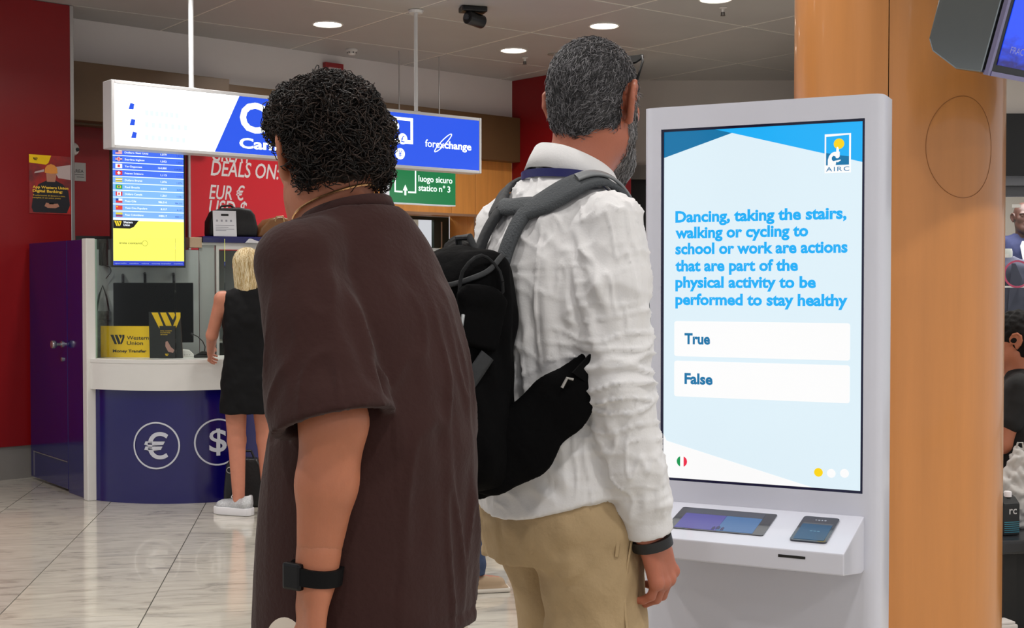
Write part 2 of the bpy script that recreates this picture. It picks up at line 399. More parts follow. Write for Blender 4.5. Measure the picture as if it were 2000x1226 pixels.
disp = MB().box((ix0, yS, iz0), (ix1, 0.03, iz1)).build('display', G_bg, k)
def kp(l): return [kh(*p) for p in l]
def kclip(P): return [(min(max(x, ix0), ix1), min(max(z, iz0), iz1)) for x, z in P]
panel('screen_graphic', kclip(kp([(1270, 255), (1440, 240), (1430, 258), (1270, 309)])), G_dk, disp, yS)
panel('screen_graphic', kclip(kp([(1395, 240), (1700, 225), (1700, 315), (1433, 260)])), G_cy, disp, yS-0.0003)
panel('screen_graphic', kclip(kp([(1270, 846), (1300, 861), (1585, 964), (1585, 990), (1270, 985)])), G_wh, disp, yS)
lines = [('Dancing, taking the stairs,', 1652, 433.5), ('walking or cycling to', 1577, 464.5), ('school or work are actions', 1654, 495.8),
         ('that are part of the', 1557, 529), ('physical activity to be', 1592, 561), ('performed to stay healthy', 1654, 594.5)]
for t, xr, yb in lines:
    x0, z0 = kh(1317, yb); x1, _ = kh(xr, yb)
    text('question_line', t, G_cy, disp, x0, x1, z0, 0.0256, yS-0.0004, bold=0.038)
for yt, yb, t, ybase in ((628, 700, 'True', 671), (708, 781, 'False', 749)):
    x0 = kh(1315, 650)[0]; x1 = kh(1659, 650)[0]; zt = kh(1487, yt+1)[1]; zb = kh(1487, yb)[1]
    bt = panel('answer_button', rounded(x0, x1, zb, zt, 0.006, 4), G_wh, disp, yS)
    xa, za = kh(1335, ybase); xb, _ = kh(1385 if t == 'True' else 1390, ybase)
    text('answer_text', t, G_dk, bt, xa, xb, za, 0.0245, yS-0.001, bold=0.038)
# emblem of the charity
lx0, lz0 = kh(1609, 338); lx1, lz1 = kh(1661, 259); lw = lx1-lx0; lh = lz1-lz0
def lg(u, v): return (lx0+u*lw, lz0+v*lh)
em = panel('emblem', [lg(0, 0), lg(1, 0), lg(1, 1), lg(0, 1)], G_wh, disp, yS-0.0004)
panel('emblem_print', [lg(.06, .20), lg(.93, .20), lg(.93, .96), lg(.06, .93)], G_cy, em, yS-0.0011)
panel('emblem_print', [lg(.06, .20), lg(.93, .20), lg(.93, .41), lg(.55, .45), lg(.06, .52)], G_dk, em, yS-0.0015)
cx, cz = lg(.55, .74); panel('emblem_print', circle_pts(cx, cz, lw*.2), G_ye, em, yS-0.0019)
body = [(.13, .20), (.13, .34), (.18, .44), (.27, .51), (.38, .54), (.45, .54), (.45, .60), (.47, .66), (.52, .66), (.55, .60), (.55, .54), (.58, .54), (.58, .42), (.54, .38), (.48, .37),
        (.44, .38), (.42, .42), (.34, .44), (.28, .40), (.28, .34), (.34, .30), (.40, .31), (.62, .335), (.62, .315), (.52, .27), (.45, .28), (.43, .20)]
panel('emblem_print', [lg(*p) for p in body], G_wh, em, yS-0.0023)
xa, za = lg(.06, .045); xb, _ = lg(.94, 0); text('emblem_text', 'AIRC', G_dk, em, xa, xb, za, lh*.11, yS-0.0011, bold=0.004, spacing=1.25)
cx, cz = kh(1330, 901.5); rr = 0.0132
fl_ = panel('language_flag', circle_pts(cx, cz, rr), G_wh, disp, yS)
def seg(cx, cz, r, a, b, n=14): return [(cx+r*math.cos(math.radians(a+(b-a)*q/n)), cz+r*math.sin(math.radians(a+(b-a)*q/n))) for q in range(n+1)]
panel('flag_band', seg(cx, cz, rr, 110, 250), G_gr, fl_, yS-0.0007); panel('flag_band', seg(cx, cz, rr, -70, 70), G_rd, fl_, yS-0.0007)
for px, g in ((1597, G_ye), (1622, G_wh), (1648, G_wh)):
    cx, cz = kh(px, 923 if px < 1600 else 925); panel('progress_dot', circle_pts(cx, cz, 0.0102), g, disp, yS)
# shelf, sloping a little to the front
zb_, zf_ = 0.846, 0.800
prof = [(0.0, zb_), (-0.22, zf_), (-0.22, zf_-0.047), (-0.03, 0.72), (0.0, 0.72)]
mb = MB(); n = len(prof); X0, X1 = -0.268, 0.255
mb._add([(X0, p[0], p[1]) for p in prof]+[(X1, p[0], p[1]) for p in prof], [tuple(range(n)), tuple(range(2*n-1, n-1, -1))]+[(i, n+i, n+(i+1) % n, (i+1) % n) for i in range(n)])
shelf = mb.build('shelf', M_kw, k, bevel=0.003)
sl = math.atan2(zb_-zf_, 0.22)
def on_shelf(px, py):      # photo point -> shelf coordinates (x, distance from the back edge)
    r = ray(px, py); c = Vector((0, 0, CAM_H)); Mi = Matrix.Translation(KO) @ Matrix.Rotation(KR, 4, 'Z')
    inv = Mi.inverted(); c = inv @ c; r = inv.to_3x3() @ r; nrm = Vector((0, -math.sin(sl), math.cos(sl))); p0 = Vector((0, 0, zb_))
    t = (p0-c).dot(nrm)/r.dot(nrm); p = c + r*t; return (p.x, -p.y/math.cos(sl))
SM = Matrix.Translation((0, 0, zb_)) @ Matrix.Rotation(sl, 4, 'X')
def shelf_slab(poly, h0, h1): mb = MB(); mb.M = SM; mb.prism([(x, -d) for x, d in poly], h0, h1); return mb
def shelf_rect(xa, xb, da, db, r=0.006): return [(x, -y) for x, y in rounded(xa, xb, -db, -da, r, 4)]
tb = shelf_slab(shelf_rect(-0.17, 0.062, 0.036, 0.168), 0.0, 0.0022).build('tablet', mat('tablet_black', '#23242b', 0.12, coat=0.5), shelf)
G_t1 = glow('tablet_violet', '#6a63cf', 0.42); G_t2 = glow('tablet_blue', '#5792d6', 0.42); G_t0 = glow('tablet_grey', '#6f7486', 0.30)
shelf_slab(shelf_rect(-0.150, 0.036, 0.042, 0.072, .001), 0.0022, 0.0026).build('tablet_screen', G_t0, tb)
shelf_slab(shelf_rect(-0.150, -0.05, 0.0725, 0.163, .001), 0.0022, 0.0026).build('tablet_screen', G_t1, tb)
shelf_slab(shelf_rect(-0.0495, 0.036, 0.0725, 0.163, .001), 0.0022, 0.0026).build('tablet_screen', G_t2, tb)
for q, (a, b, c) in enumerate(((-0.062, -0.055, .150), (-0.053, -0.044, .146), (-0.041, -0.034, .150))):
    shelf_slab([(a, c+.010), (b, c+.010), (b, c-.004), ((a+b)/2, c-.010), (a, c-.004)], 0.0026, 0.0029).build('tablet_icon', mat('icon_navy', '#2a2458', 0.3), tb)
cr = shelf_slab(shelf_rect(0.125, 0.207, 0.035, 0.180, .008), 0.0, 0.004).build('card_reader', mat('reader_black', '#1d232f', 0.15, coat=0.5), shelf)
shelf_slab(shelf_rect(0.132, 0.200, 0.082, 0.172, .002), 0.004, 0.0045).build('reader_screen', glow('reader_teal', '#0d5f8f', 0.45), cr)
shelf_slab(shelf_rect(0.132, 0.200, 0.074, 0.0815, .001), 0.004, 0.0045).build('reader_screen', glow('reader_grey', '#8b8d95', 0.25), cr)
for q in range(4):
    shelf_slab(circle_pts(0.157+q*0.007, 0.056, 0.0022+0.0006*(q % 2), 10), 0.004, 0.0044).build('contactless_mark', mat('reader_mark', '#9aa0ad', 0.4), cr)
for q in range(3): shelf_slab(shelf_rect(0.158+q*0.008, 0.164+q*0.008, 0.121, 0.124, .0004), 0.0045, 0.0048).build('reader_print', glow('reader_print', '#7fb8d8', 0.5), cr)
MB().box((0.112, -0.2208, 0.781), (0.172, -0.2195, 0.787)).build('card_slot', M_black, shelf)

# ------------------------------------------------------------------ wooden column
CC = Vector((1.262, 4.2, 0)); CRAD = 0.331
M_col = mat('column_wood', '#cb8748', 0.3, var=0.08, vscale=2.5, stretch=(5, 5, 0.35), coat=0.35)
col = empty('wooden_column', CC, 0, 'round column clad in glossy orange-brown wood behind the kiosk', 'column')
seam = math.radians(-90-21.5)     # joint between two cladding sheets, towards the camera left
def shellseg(a0, a1, r0, r1, z0, z1, n=40):
    mb = MB(); vs = []; fs = []
    for q in range(n+1):
        a = a0+(a1-a0)*q/n; c, s_ = math.cos(a), math.sin(a)
        vs += [(r0*c, r0*s_, z0), (r1*c, r1*s_, z0), (r1*c, r1*s_, z1), (r0*c, r0*s_, z1)]
    for q in range(n):
        for w in range(4): fs.append((q*4+w, q*4+(w+1) % 4, q*4+4+(w+1) % 4, q*4+4+w))
    fs += [(3, 2, 1, 0), tuple(n*4+w for w in range(4))]; mb._add(vs, fs); return mb
g = 0.004
shellseg(seam+g, seam+PI-g, CRAD-0.012, CRAD, 0.06, CEIL-0.002).build('cladding_sheet', M_col, col, smooth=True)
shellseg(seam+PI+g, seam+2*PI-g, CRAD-0.012, CRAD+0.001, 0.06, CEIL-0.002).build('cladding_sheet', M_col, col, smooth=True)
MB().lathe([(CRAD-0.014, 0.0), (CRAD-0.014, CEIL-0.002)], 40).build('core', mat('column_core', '#3a2412', 0.7), col, smooth=True)
MB().lathe([(CRAD+0.004, 0.0), (CRAD+0.004, 0.075), (CRAD-0.002, 0.085)], 48).build('steel_base_ring', M_trim, col, smooth=True)
# round inspection disc let into the cladding
hd = at(1862, 290, 3.93); ang = math.atan2(hd.y-CC.y, hd.x-CC.x)
mb = MB(); vs = []; fs = []; R0 = 0.120
ns, nr = 40, 6
for i in range(nr+1):
    for q in range(ns):
        a = 2*PI*q/ns; u = R0*i/nr*math.cos(a); v = R0*1.27*i/nr*math.sin(a); rr_ = CRAD+0.0022+(0 if i < nr else -0.0018)
        vs.append((rr_*math.cos(ang+u/CRAD), rr_*math.sin(ang+u/CRAD), hd.z+v))
for i in range(nr):
    for q in range(ns): fs.append((i*ns+q, i*ns+(q+1) % ns, (i+1)*ns+(q+1) % ns, (i+1)*ns+q))
disc = mb._add(vs, fs).build('inspection_disc', M_col, col, smooth=True)
mb = MB().tube([((CRAD+.0012)*math.cos(ang+(R0+.001)*math.cos(2*PI*q/48)/CRAD), (CRAD+.0012)*math.sin(ang+(R0+.001)*math.cos(2*PI*q/48)/CRAD), hd.z+(R0+.001)*1.27*math.sin(2*PI*q/48)) for q in range(49)], .0007, 5, caps=False); mb.build('disc_joint', mat('joint_brown', '#8f5a2c', .5), disc)
# floor socket box at the foot of the column
fb = on_floor(1950, 1222); fb = Vector((1.62*1.0, 4.62, 0))
p = at(1952, 1212, 4.9)
sk = empty('floor_box', (p.x, 4.9, 0), 0.3, 'small white plastic box low beside the column foot, at the bottom edge', 'box')
MB().box((-0.055, -0.04, 0), (0.055, 0.04, p.z-0.008)).build('casing', M_white, sk, bevel=0.006)
MB().box((-0.048, -0.033, p.z-0.008), (0.048, 0.033, p.z+0.002)).build('lid', M_white, sk, bevel=0.004)
MB().box((-0.03, -0.0412, p.z-0.05), (0.03, -0.0402, p.z-0.03)).build('vent_slot', M_black, sk)

# ------------------------------------------------------------------ hanging advertising monitor, upper right
T0 = at(1925, 143, 3.35)
TR = math.radians(39); tilt = math.radians(17)
tv = empty('hanging_monitor', T0, TR, 'tilted chrome-sided advertising monitor with a blue picture beside the column', 'monitor')
TM = Matrix.Rotation(tilt, 4, 'X')
def tvb(): mb = MB(); mb.M = TM; return mb
TWd, THt, TD = 1.05, 0.66, 0.175
M_chrome = mat('chrome_shell', '#8f9494', 0.12, metal=0.95)
M_tvf = mat('monitor_rim', '#8a84a4', 0.2, metal=0.6)
prof = [(0.012, 0.0), (0.09, -0.004), (TD, 0.030), (TD+0.02, 0.06), (TD+0.03, THt), (0.012, THt)]
mb = tvb(); n = len(prof)
mb._add([(0, p[0], p[1]) for p in prof]+[(TWd, p[0], p[1]) for p in prof], [tuple(range(n)), tuple(range(2*n-1, n-1, -1))]+[(i, n+i, n+(i+1) % n, (i+1) % n) for i in range(n)])
mb.build('chrome_shell', M_chrome, tv, bevel=0.004)
mb = tvb(); mb.box((-0.004, -0.010, -0.004), (0.008, 0.002, THt)); mb.box((0.008, -0.012, -0.004), (TWd, 0.012, 0.008)); mb.box((TWd-0.008, -0.012, 0.008), (TWd, 0.012, THt)); mb.box((0.008, -0.012, THt-0.008), (TWd-0.008, 0.012, THt))
mb.build('rim', M_tvf, tv)
mb = tvb(); mb.box((0.008, -0.004, 0.008), (TWd-0.008, 0.0115, THt-0.008)); mb.build('glass_border', M_black, tv)
m = bpy.data.materials.new('monitor_picture'); m.use_nodes = True; nt = m.node_tree; b = nt.nodes['Principled BSDF']
tc = nt.nodes.new('ShaderNodeTexCoord'); sp = nt.nodes.new('ShaderNodeSeparateXYZ'); rp = nt.nodes.new('ShaderNodeValToRGB'); nz = nt.nodes.new('ShaderNodeTexNoise'); nz.inputs['Scale'].default_value = 30
nt.links.new(tc.outputs['Object'], sp.inputs[0]); ad = nt.nodes.new('ShaderNodeMath'); ad.operation = 'MULTIPLY_ADD'; ad.inputs[1].default_value = 0.1; nt.links.new(nz.outputs['Fac'], ad.inputs[0]); nt.links.new(sp.outputs['Z'], ad.inputs[2])
rp.color_ramp.elements[0].position = 0.07; rp.color_ramp.elements[0].color = (*lin('#171066'), 1); rp.color_ramp.elements[1].position = 0.15; rp.color_ramp.elements[1].color = (*lin('#1344e6'), 1)
nt.links.new(ad.outputs[0], rp.inputs[0]); nt.links.new(rp.outputs[0], b.inputs['Emission Color']); b.inputs['Emission Strength'].default_value = 0.95; b.inputs['Base Color'].default_value = (0.01, 0.01, 0.03, 1); b.inputs['Roughness'].default_value = 0.15
mb = tvb(); mb.box((0.034, -0.006, 0.026), (TWd-0.03, -0.003, THt-0.03)); pic = mb.build('picture', m, tv)
o = text('monitor_text', 'FRACOMINA', glow('text_lilac', '#8f90d8', 0.7), tv, 0.075, 0.235, 0.062, 0.017, -0.0065, bold=0.004)
o.data.transform(TM)
mb = MB().tube([(TWd/2, 0.1-math.sin(tilt)*0.5, 0.4), (TWd/2, 0.1-math.sin(tilt)*0.5, CEIL-T0.z-0.002)], 0.03, 14).build('ceiling_pole', M_trim, tv, smooth=True)

# ------------------------------------------------------------------ CHANGE lightbox hung over the booth
s0 = Vector((-2.48, 7.95, 0)); SR = math.atan2(1.86, 2.2485); SL = 2.918; SZ0, SZ1 = 2.226, 2.648
SP = Plane(s0, SR); sg = empty('change_lightbox', s0, SR, 'long white and blue illuminated currency exchange sign hung on two rods', 'sign')
M_alu = mat('lightbox_frame', '#d7d7d8', 0.35, metal=0.1)
fr = 0.022
mb = MB(); mb.box((0, 0, SZ0), (fr, 0.134, SZ1)); mb.box((SL-fr, 0, SZ0), (SL, 0.134, SZ1)); mb.box((fr, 0, SZ0), (SL-fr, 0.134, SZ0+fr)); mb.box((fr, 0, SZ1-fr), (SL-fr, 0.134, SZ1)); mb.box((fr, 0.126, SZ0+fr), (SL-fr, 0.134, SZ1-fr))
mb.build('frame', M_alu, sg, bevel=0.003, seg=1)
G_sw = glow('sign_white', '#fbfdff', 2.2); G_sb = glow('sign_blue', '#2456ea', 1.0); G_st = glow('sign_letters', '#f4faff', 2.0)
G_sp = glow('sign_pale', '#dbe6f6', 1.2)
xb1, xb0 = SP.hit(468, 187)[0], SP.hit(420, 292)[0]
fa = MB().slab([(fr, SZ0+fr), (xb0, SZ0+fr), (xb1, SZ1-fr), (fr, SZ1-fr)], 0.004, 0.12).build('white_face', G_sw, sg)
fb_ = MB().slab([(xb0+.0005, SZ0+fr), (SL-fr, SZ0+fr), (SL-fr, SZ1-fr), (xb1+.0005, SZ1-fr)], 0.004, 0.12).build('blue_face', G_sb, sg)
def sh(px, py): return SP.hit(px, py)
x0, z0 = sh(469, 255); x1 = x0+1.15
text('letters', 'CHANGE', G_st, fb_, x0, x1, z0, 0.184, 0.003, bold=0.030)
x0, z0 = sh(468, 288); text('letters', 'Cambio Valuta', G_st, fb_, x0, x0+0.92, z0, 0.064, 0.003, bold=0.028)
# banknote and coin pictogram
def spoly(l): return [sh(*p) for p in l]
nx0, nz0 = sh(742, 276); nx1, nz1 = sh(807, 231)
panel('pictogram', [(nx0, nz0), (nx1, nz0), (nx1, nz1), (nx0, nz1)], G_st, fb_, 0.004)
pgi = panel('pictogram', [(nx0+.028, nz0+.028), (nx1-.022, nz0+.028), (nx1-.022, nz1-.022), (nx0+.028, nz1-.022)], G_sb, fb_, 0.0034)
for (px, py, r, chx) in ((771, 246, 0.040, '$'), (787, 271, 0.040, '£'), (782, 300, 0.041, '¥')):
    cx, cz = sh(px, py); panel('coin', circle_pts(cx, cz, r), G_st, fb_, 0.0028)
    text('coin_sign', chx, G_sb, fb_, cx-0.016, cx+0.016, cz-0.024, 0.046, 0.0020, bold=0.01)
x0, z0 = sh(831, 286); x1, _ = sh(868, 286); text('letters', 'forex', G_st, fb_, x0, x1, z0, 0.052, 0.003, bold=0.004)
x2, _ = sh(921, 290); text('letters', 'change', G_st, fb_, x1+0.002, x2, z0, 0.052, 0.003, bold=0.022)
cx, cz = sh(866, 279); mb = MB(); P = []
for q in range(37):
    a = 2*PI*q/36; u, v = 0.105*math.cos(a), 0.018*math.sin(a); t_ = math.radians(42); P.append((cx+u*math.cos(t_)-v*math.sin(t_), 0.0025, cz+u*math.sin(t_)+v*math.cos(t_)))
mb.tube(P, 0.0032, 5).build('orbit_mark', G_st, fb_)
# print on the white half, its bars coloured pale to imitate overexposure
for (px, py) in ((255, 207), (257, 238), (260, 263)):
    cx, cz = sh(px, py); panel('pictogram', [(cx-.012, cz-.02), (cx+.02, cz-.02), (cx+.026, cz+.016), (cx, cz+.02)], G_sb, fa, 0.003)
for py, xe in ((220, 352), (243, 372), (268, 368)):
    a = sh(284, py); b2 = sh(xe, py+(xe-284)*.09)
    for q in range(7):
        xx = a[0]+(b2[0]-a[0])*q/7; panel('overexposed_print', [(xx, a[1]-.016), (xx+.022, a[1]-.016), (xx+.022, a[1]+.016), (xx, a[1]+.016)], G_sp, fa, 0.0036)
for px in (369, 812):
    xx = sh(px, 200)[0]+0.05
    MB().tube([(xx, 0.067, SZ1-0.001), (xx, 0.067, CEIL-0.001)], 0.017 if px < 500 else 0.014, 12).build('hanging_rod', M_alu, sg, smooth=True)
    MB().lathe([(0.035, SZ1), (0.035, SZ1+0.008)], 16, (xx, 0.067, 0)).build('rod_flange', M_alu, sg)
MB().lathe([(0.05, CEIL-0.02), (0.06, CEIL-0.002)], 16, (sh(812, 200)[0]+.05, 0.067, 0)).build('ceiling_rose', M_alu, sg)

# ------------------------------------------------------------------ exchange booth
BC = Vector((-2.2, 8.85, 0)); bth = empty('exchange_booth', BC, 0, 'blue and white curved currency exchange booth with glass screen', 'booth')
M_blue = mat('booth_blue', '#0e0657', 0.16, var=0.05, vscale=1.5, coat=0.25)
M_bw = mat('booth_white', '#dcdad6', 0.35, var=0.03, vscale=3)
M_glass = glass_mat('counter_glass', '#fafdfb')
P1 = Vector((-2.72, 8.178, 0))-BC; P0 = Vector((-3.425, 9.08, 0))-BC
aP = math.atan2(P1.y, P1.x); aE = math.radians(352)
aP = aP if aP > 0 else aP+2*PI
def arcwall(a0, a1, r0, r1, z0, z1, n=36):
    return shellseg(a0, a1, r0, r1, z0, z1, n)
arcwall(aP+0.012, aE, 0.78, 0.83, 0.0, 0.715).build('counter_base', M_blue, bth, smooth=True)
ct = arcwall(aP+0.006, aE, 0.42, 0.865, 0.885, 0.907).build('counter_top', M_bw, bth, smooth=True)
arcwall(aP+0.006, aE, 0.80, 0.862, 0.715, 0.885).build('counter_band', M_bw, bth, smooth=True)
# emblems on the curved base
base_ref = MB()
def curve_map(x, z, cxa, r):  # x is arc length from centre angle
    a = cxa + x/r; return (r*math.cos(a), r*math.sin(a), z)
def emblem(px, py, sym):
    # photo point on the cylinder r=.832
    r_ = 0.833; best = None
    for q in range(400):
        a = aP + (aE-aP)*q/400; X = BC.x+r_*math.cos(a); Y = BC.y+r_*math.sin(a); e = abs(1000+2500*X/Y-px)
        if best is None or e < best[0]: best = (e, a, Y)
    _, a, Y = best; z = at(px, py, Y).z
    R = 0.149
    mb = MB(); vs = []; fs = []; n = 48
    for q in range(n):
        t = 2*PI*q/n
        for rr, dr in ((R-.010, 0), (R, 0), (R, .0015), (R-.010, .0015)): vs.append(curve_map(rr*math.cos(t), z+rr*math.sin(t), a, r_+dr))
    for q in range(n):
        j = (q+1) % n
        for w in range(4): fs.append((q*4+w, j*4+w, j*4+(w+1) % 4, q*4+(w+1) % 4))
    e = mb._add(vs, fs).build('currency_emblem', mat('decal_white', '#c9cbd6', 0.4), bth)
    V, F = text_mesh(sym, 0.012)
    bm = bmesh.new(); vv = [bm.verts.new(p) for p in V]
    for f in F:
        try: bm.faces.new([vv[i] for i in f])
        except ValueError: pass
    c = (V.max(0)+V.min(0))/2; hh = float(V[:, 1].max()-V[:, 1].min()); s_ = 0.172/hh
    for q in range(-8, 9): bmesh.ops.bisect_plane(bm, geom=bm.verts[:]+bm.edges[:]+bm.faces[:], plane_co=(c[0]+q*0.05, 0, 0), plane_no=(1, 0, 0))
    for v in bm.verts:
        p = curve_map((v.co.x-c[0])*s_*1.12, z+(v.co.y-c[1])*s_, a, r_+.002); v.co = p
    me = bpy.data.meshes.new('currency_sign'); bm.to_mesh(me); bm.free(); me.materials.append(MATS['decal_white']); link(bpy.data.objects.new('currency_sign', me), e)
emblem(303, 870, '€'); emblem(424, 863, '$')
# glass screen on the counter: two bent panes with a joint
r_g = 0.80
def ang_at(px):
    best = None
    for q in range(800):
        a = aP + (aE-aP)*q/800; X = BC.x+r_g*math.cos(a); Y = BC.y+r_g*math.sin(a); e = abs(1000+2500*X/Y-px)
        if best is None or e < best[0]: best = (e, a)
    return best[1]
am = ang_at(342)
ang_c = ang_at(440)
for a0, a1 in ((aP+0.03, am-0.003), (am+0.003, ang_c)): arcwall(a0, a1, r_g-0.008, r_g, 0.908, 1.668, 24).build('glass_pane', M_glass, bth, smooth=True)
for a in (aP+0.03,):
    mb = MB(); c_, s_ = math.cos(a), math.sin(a); mb.tube([(r_g*c_, r_g*s_, 0.907), (r_g*c_, r_g*s_, 1.668)], 0.012, 8).build('glass_edge', mat('glass_edge_green', '#a9c6b8', 0.2), bth)
# post, blue side and door
sd = (P0-P1); sdl = sd.length; sdu = sd.normalized(); BZ = 1.668
def sidem(): mb = MB(); mb.M = Matrix.Translation(P1) @ Matrix.Rotation(math.atan2(-sdu.y, -sdu.x), 4, 'Z'); return mb   # local -x runs from the post to the wall, -y faces out
mb = sidem(); mb.box((-0.02, -0.02, 0), (0.055, 0.04, BZ+0.004)); mb.build('corner_post', M_bw, bth, bevel=0.006)
xd = -0.36
mb = sidem(); mb.box((xd+0.004, 0.0, 0), (-0.021, 0.035, BZ)); mb.build('side_panel', M_blue, bth, bevel=0.003)
mb = sidem(); mb.box((-sdl+0.01, 0.0, 0.02), (xd-0.004, 0.035, BZ)); door = mb.build('door', M_blue, bth, bevel=0.003)
mb = sidem(); mb.box((-sdl+0.08, -0.006, 0.20), (xd-0.012, -0.001, 0.206)); mb.build('kick_plate_edge', M_trim, door)
mb = sidem(); mb.box((-sdl+0.08, -0.004, 0.03), (-sdl+0.084, -0.001, 0.206)); mb.build('kick_plate_edge', M_trim, door)
def side_pt(px, py):
    pl = Plane(P1+BC, math.atan2(-sdu.y, -sdu.x)); return pl.hit(px, py)
xk, zk = side_pt(122, 672)
kn = MB(); kn.M = sidem().M; kn.lathe([(0.022, 0.0), (0.022, -0.008), (0.010, -0.012), (0.010, -0.035), (0.022, -0.042), (0.029, -0.058), (0.026, -0.072), (0.012, -0.078)], 20, (xk, 0, zk), 'y')
kn.build('door_knob', mat('brushed_steel', '#c2c1c4', 0.25, metal=0.9), door, smooth=True)
kn = MB(); kn.M = sidem().M; kn.lathe([(0.014, 0.0), (0.014, -0.010), (0.010, -0.012)], 16, (xk+0.005, 0, zk-0.10), 'y'); kn.build('lock_cylinder', MATS['brushed_steel'], door, smooth=True)
mb = MB(); mb.box((0.66, 0.02, 0), (0.86, 0.9, 0.885)); mb.build('rear_counter', M_blue, bth)
# back partition of the booth
b0_, b1_ = at(183, 487, 9.0)-BC, at(388, 490, 9.22)-BC
brz = math.atan2(b1_.y-b0_.y, b1_.x-b0_.x); bl = ((b1_-b0_).xy).length
def backm(): mb = MB(); mb.M = Matrix.Translation((b0_.x, b0_.y, 0)) @ Matrix.Rotation(brz, 4, 'Z'); return mb
M_part = mat('partition_grey', '#b4bbb9', 0.5, var=0.03)
BPl = Plane((b0_.x+BC.x, b0_.y+BC.y), brz)
mb = backm(); mb.box((-0.12, 0, 0), (bl, 0.05, 1.625)); mb.build('back_partition', M_part, bth, bevel=0.003)
mb = backm(); mb.box((-0.12, 0.02, 1.626), (bl*0.42, 0.05, 1.72)); mb.build('dark_ledge', M_blackm, bth)
for px, py in ((240, 545), (283, 542), (339, 543)):
    x, z = BPl.hit(px, py); mb = backm(); mb.tube([(x, -0.001, z+0.03), (x, -0.035, z+0.02), (x, -0.05, z-0.02), (x, -0.035, z-0.035)], 0.010, 8); mb.build('coat_hook', mat('hook_grey', '#3b3c40', 0.3, metal=0.5), bth, smooth=True)
# frosted side panel and glass cabinet behind the customer
c0_, c1_ = at(389, 475, 9.3)-BC, at(560, 478, 9.62)-BC
cz_ = math.atan2(c1_.y-c0_.y, c1_.x-c0_.x); cl = ((c1_-c0_).xy).length; CTZ = 1.665
cab = empty('display_cabinet', (c0_.x+BC.x, c0_.y+BC.y, 0), cz_, 'white framed glass cabinet behind the blonde woman', 'cabinet')
CP = Plane((c0_.x+BC.x, c0_.y+BC.y), cz_)
xa = CP.hit(422, 560)[0]
MB().box((0, 0, 0), (xa-0.01, 0.02, CTZ-0.0)).build('frosted_side', mat('frosted_grey', '#aeb3b0', 0.35, var=0.04, vscale=2), cab)
mb = MB(); mb.box((xa, -0.01, 0), (xa+0.02, 0.03, CTZ)); mb.box((cl-0.02, -0.01, 0), (cl, 0.03, CTZ)); mb.box((xa+0.02, -0.01, CTZ-0.03), (cl-0.02, 0.03, CTZ)); mb.box((xa+0.02, -0.01, 0.0), (cl-0.02, 0.03, 0.08)); mb.build('frame', M_bw, cab)
MB().box((xa+0.02, 0.01, 0.08), (cl-0.02, 0.014, CTZ-0.03)).build('glass_door', M_glass, cab)
MB().box((xa+0.02, 0.33, 0.08), (cl-0.02, 0.35, CTZ-0.03)).build('cabinet_back', mat('cabinet_inside', '#6f7272', 0.6), cab)
for z in (0.5, 0.95, 1.32): MB().box((xa+0.02, 0.04, z), (cl-0.02, 0.325, z+0.014)).build('shelf', M_bw, cab)
MB().box((0.0, -0.01, CTZ), (cl, 0.35, CTZ+0.018)).build('top_board', M_bw, cab)
MB().box((0.02, -0.03, CTZ+0.018), (cl, 0.36, CTZ+0.065)).build('blue_cover', M_blue, cab, bevel=0.004)
MB().box((-0.075, -0.02, CTZ-0.02), (0.015, 0.1, CTZ+0.055)).build('wooden_end_block', mat('pale_wood', '#c9a98c', 0.5), cab, bevel=0.004)
MB().slab([(0.33, CTZ+.019), (0.50, CTZ+.017), (0.47, CTZ+.04), (0.42, CTZ+.03), (0.36, CTZ+.05)], -0.08, -0.031).build('crumpled_paper', mat('paper_white', '#dedee2', 0.6), cab)

# exchange-rate monitor
mo = at(218, 520, 8.75); MR = math.radians(33); MW, MH = 0.518, 0.93; mz = 1.497
rm = empty('rate_monitor', (mo.x, mo.y, mz), MR, 'upright screen listing exchange rates with flags, yellow advert below', 'monitor')
RP = Plane((mo.x, mo.y, mz), MR)
MB().box((0, 0, 0), (MW, 0.045, MH)).build('casing', M_black, rm, bevel=0.004)
MB().tube([(MW/2, 0.046, 0.3), (MW/2, 0.30, 0.3), (MW/2, 0.30, -mz+0.9)], 0.022, 10).build('mount_arm', M_blackm, rm)
def rh(px, py):
    return RP.hit(px, py)
e = 0.012; G1 = 1.0
def rpan(name, x0, x1, z0, z1, m, par, y=-0.0002): return panel(name, [(x0, z0), (x1, z0), (x1, z1), (x0, z1)], m, par, y)
zy = rh(290, 432)[1]; zr0 = rh(218, 426)[1]
scr = rpan('screen', e, MW-e, 0.014, MH-0.012, glow('rate_white', '#cfe3fb', 1.5), rm)
rpan('yellow_advert', e, MW-e, 0.045, zy, glow('rate_yellow', '#f4ee62', 1.35), scr, -0.001)
rpan('ticker', e, MW-e, 0.014, 0.044, glow('rate_navy', '#2b3fd0', 1.0), scr, -0.001)
text('ticker_text', 'sportello   cambio   valuta   money transfer   cambio', glow('rate_pale', '#bcd0f5', 0.9), scr, e+.01, MW-e-.01, 0.024, 0.008, -0.0018)
bx = rh(271, 440)[0]; bz = rh(240, 446)[1]
panel('logo_tab', [(e, bz), (bx-.06, bz), (bx-.035, bz+.012), (bx, zy+.003), (e, zy+.003)], glow('rate_black', '#15151a', 0.6), scr, -0.0018)
G_y = glow('logo_yellow', '#f5d82a', 1.0)
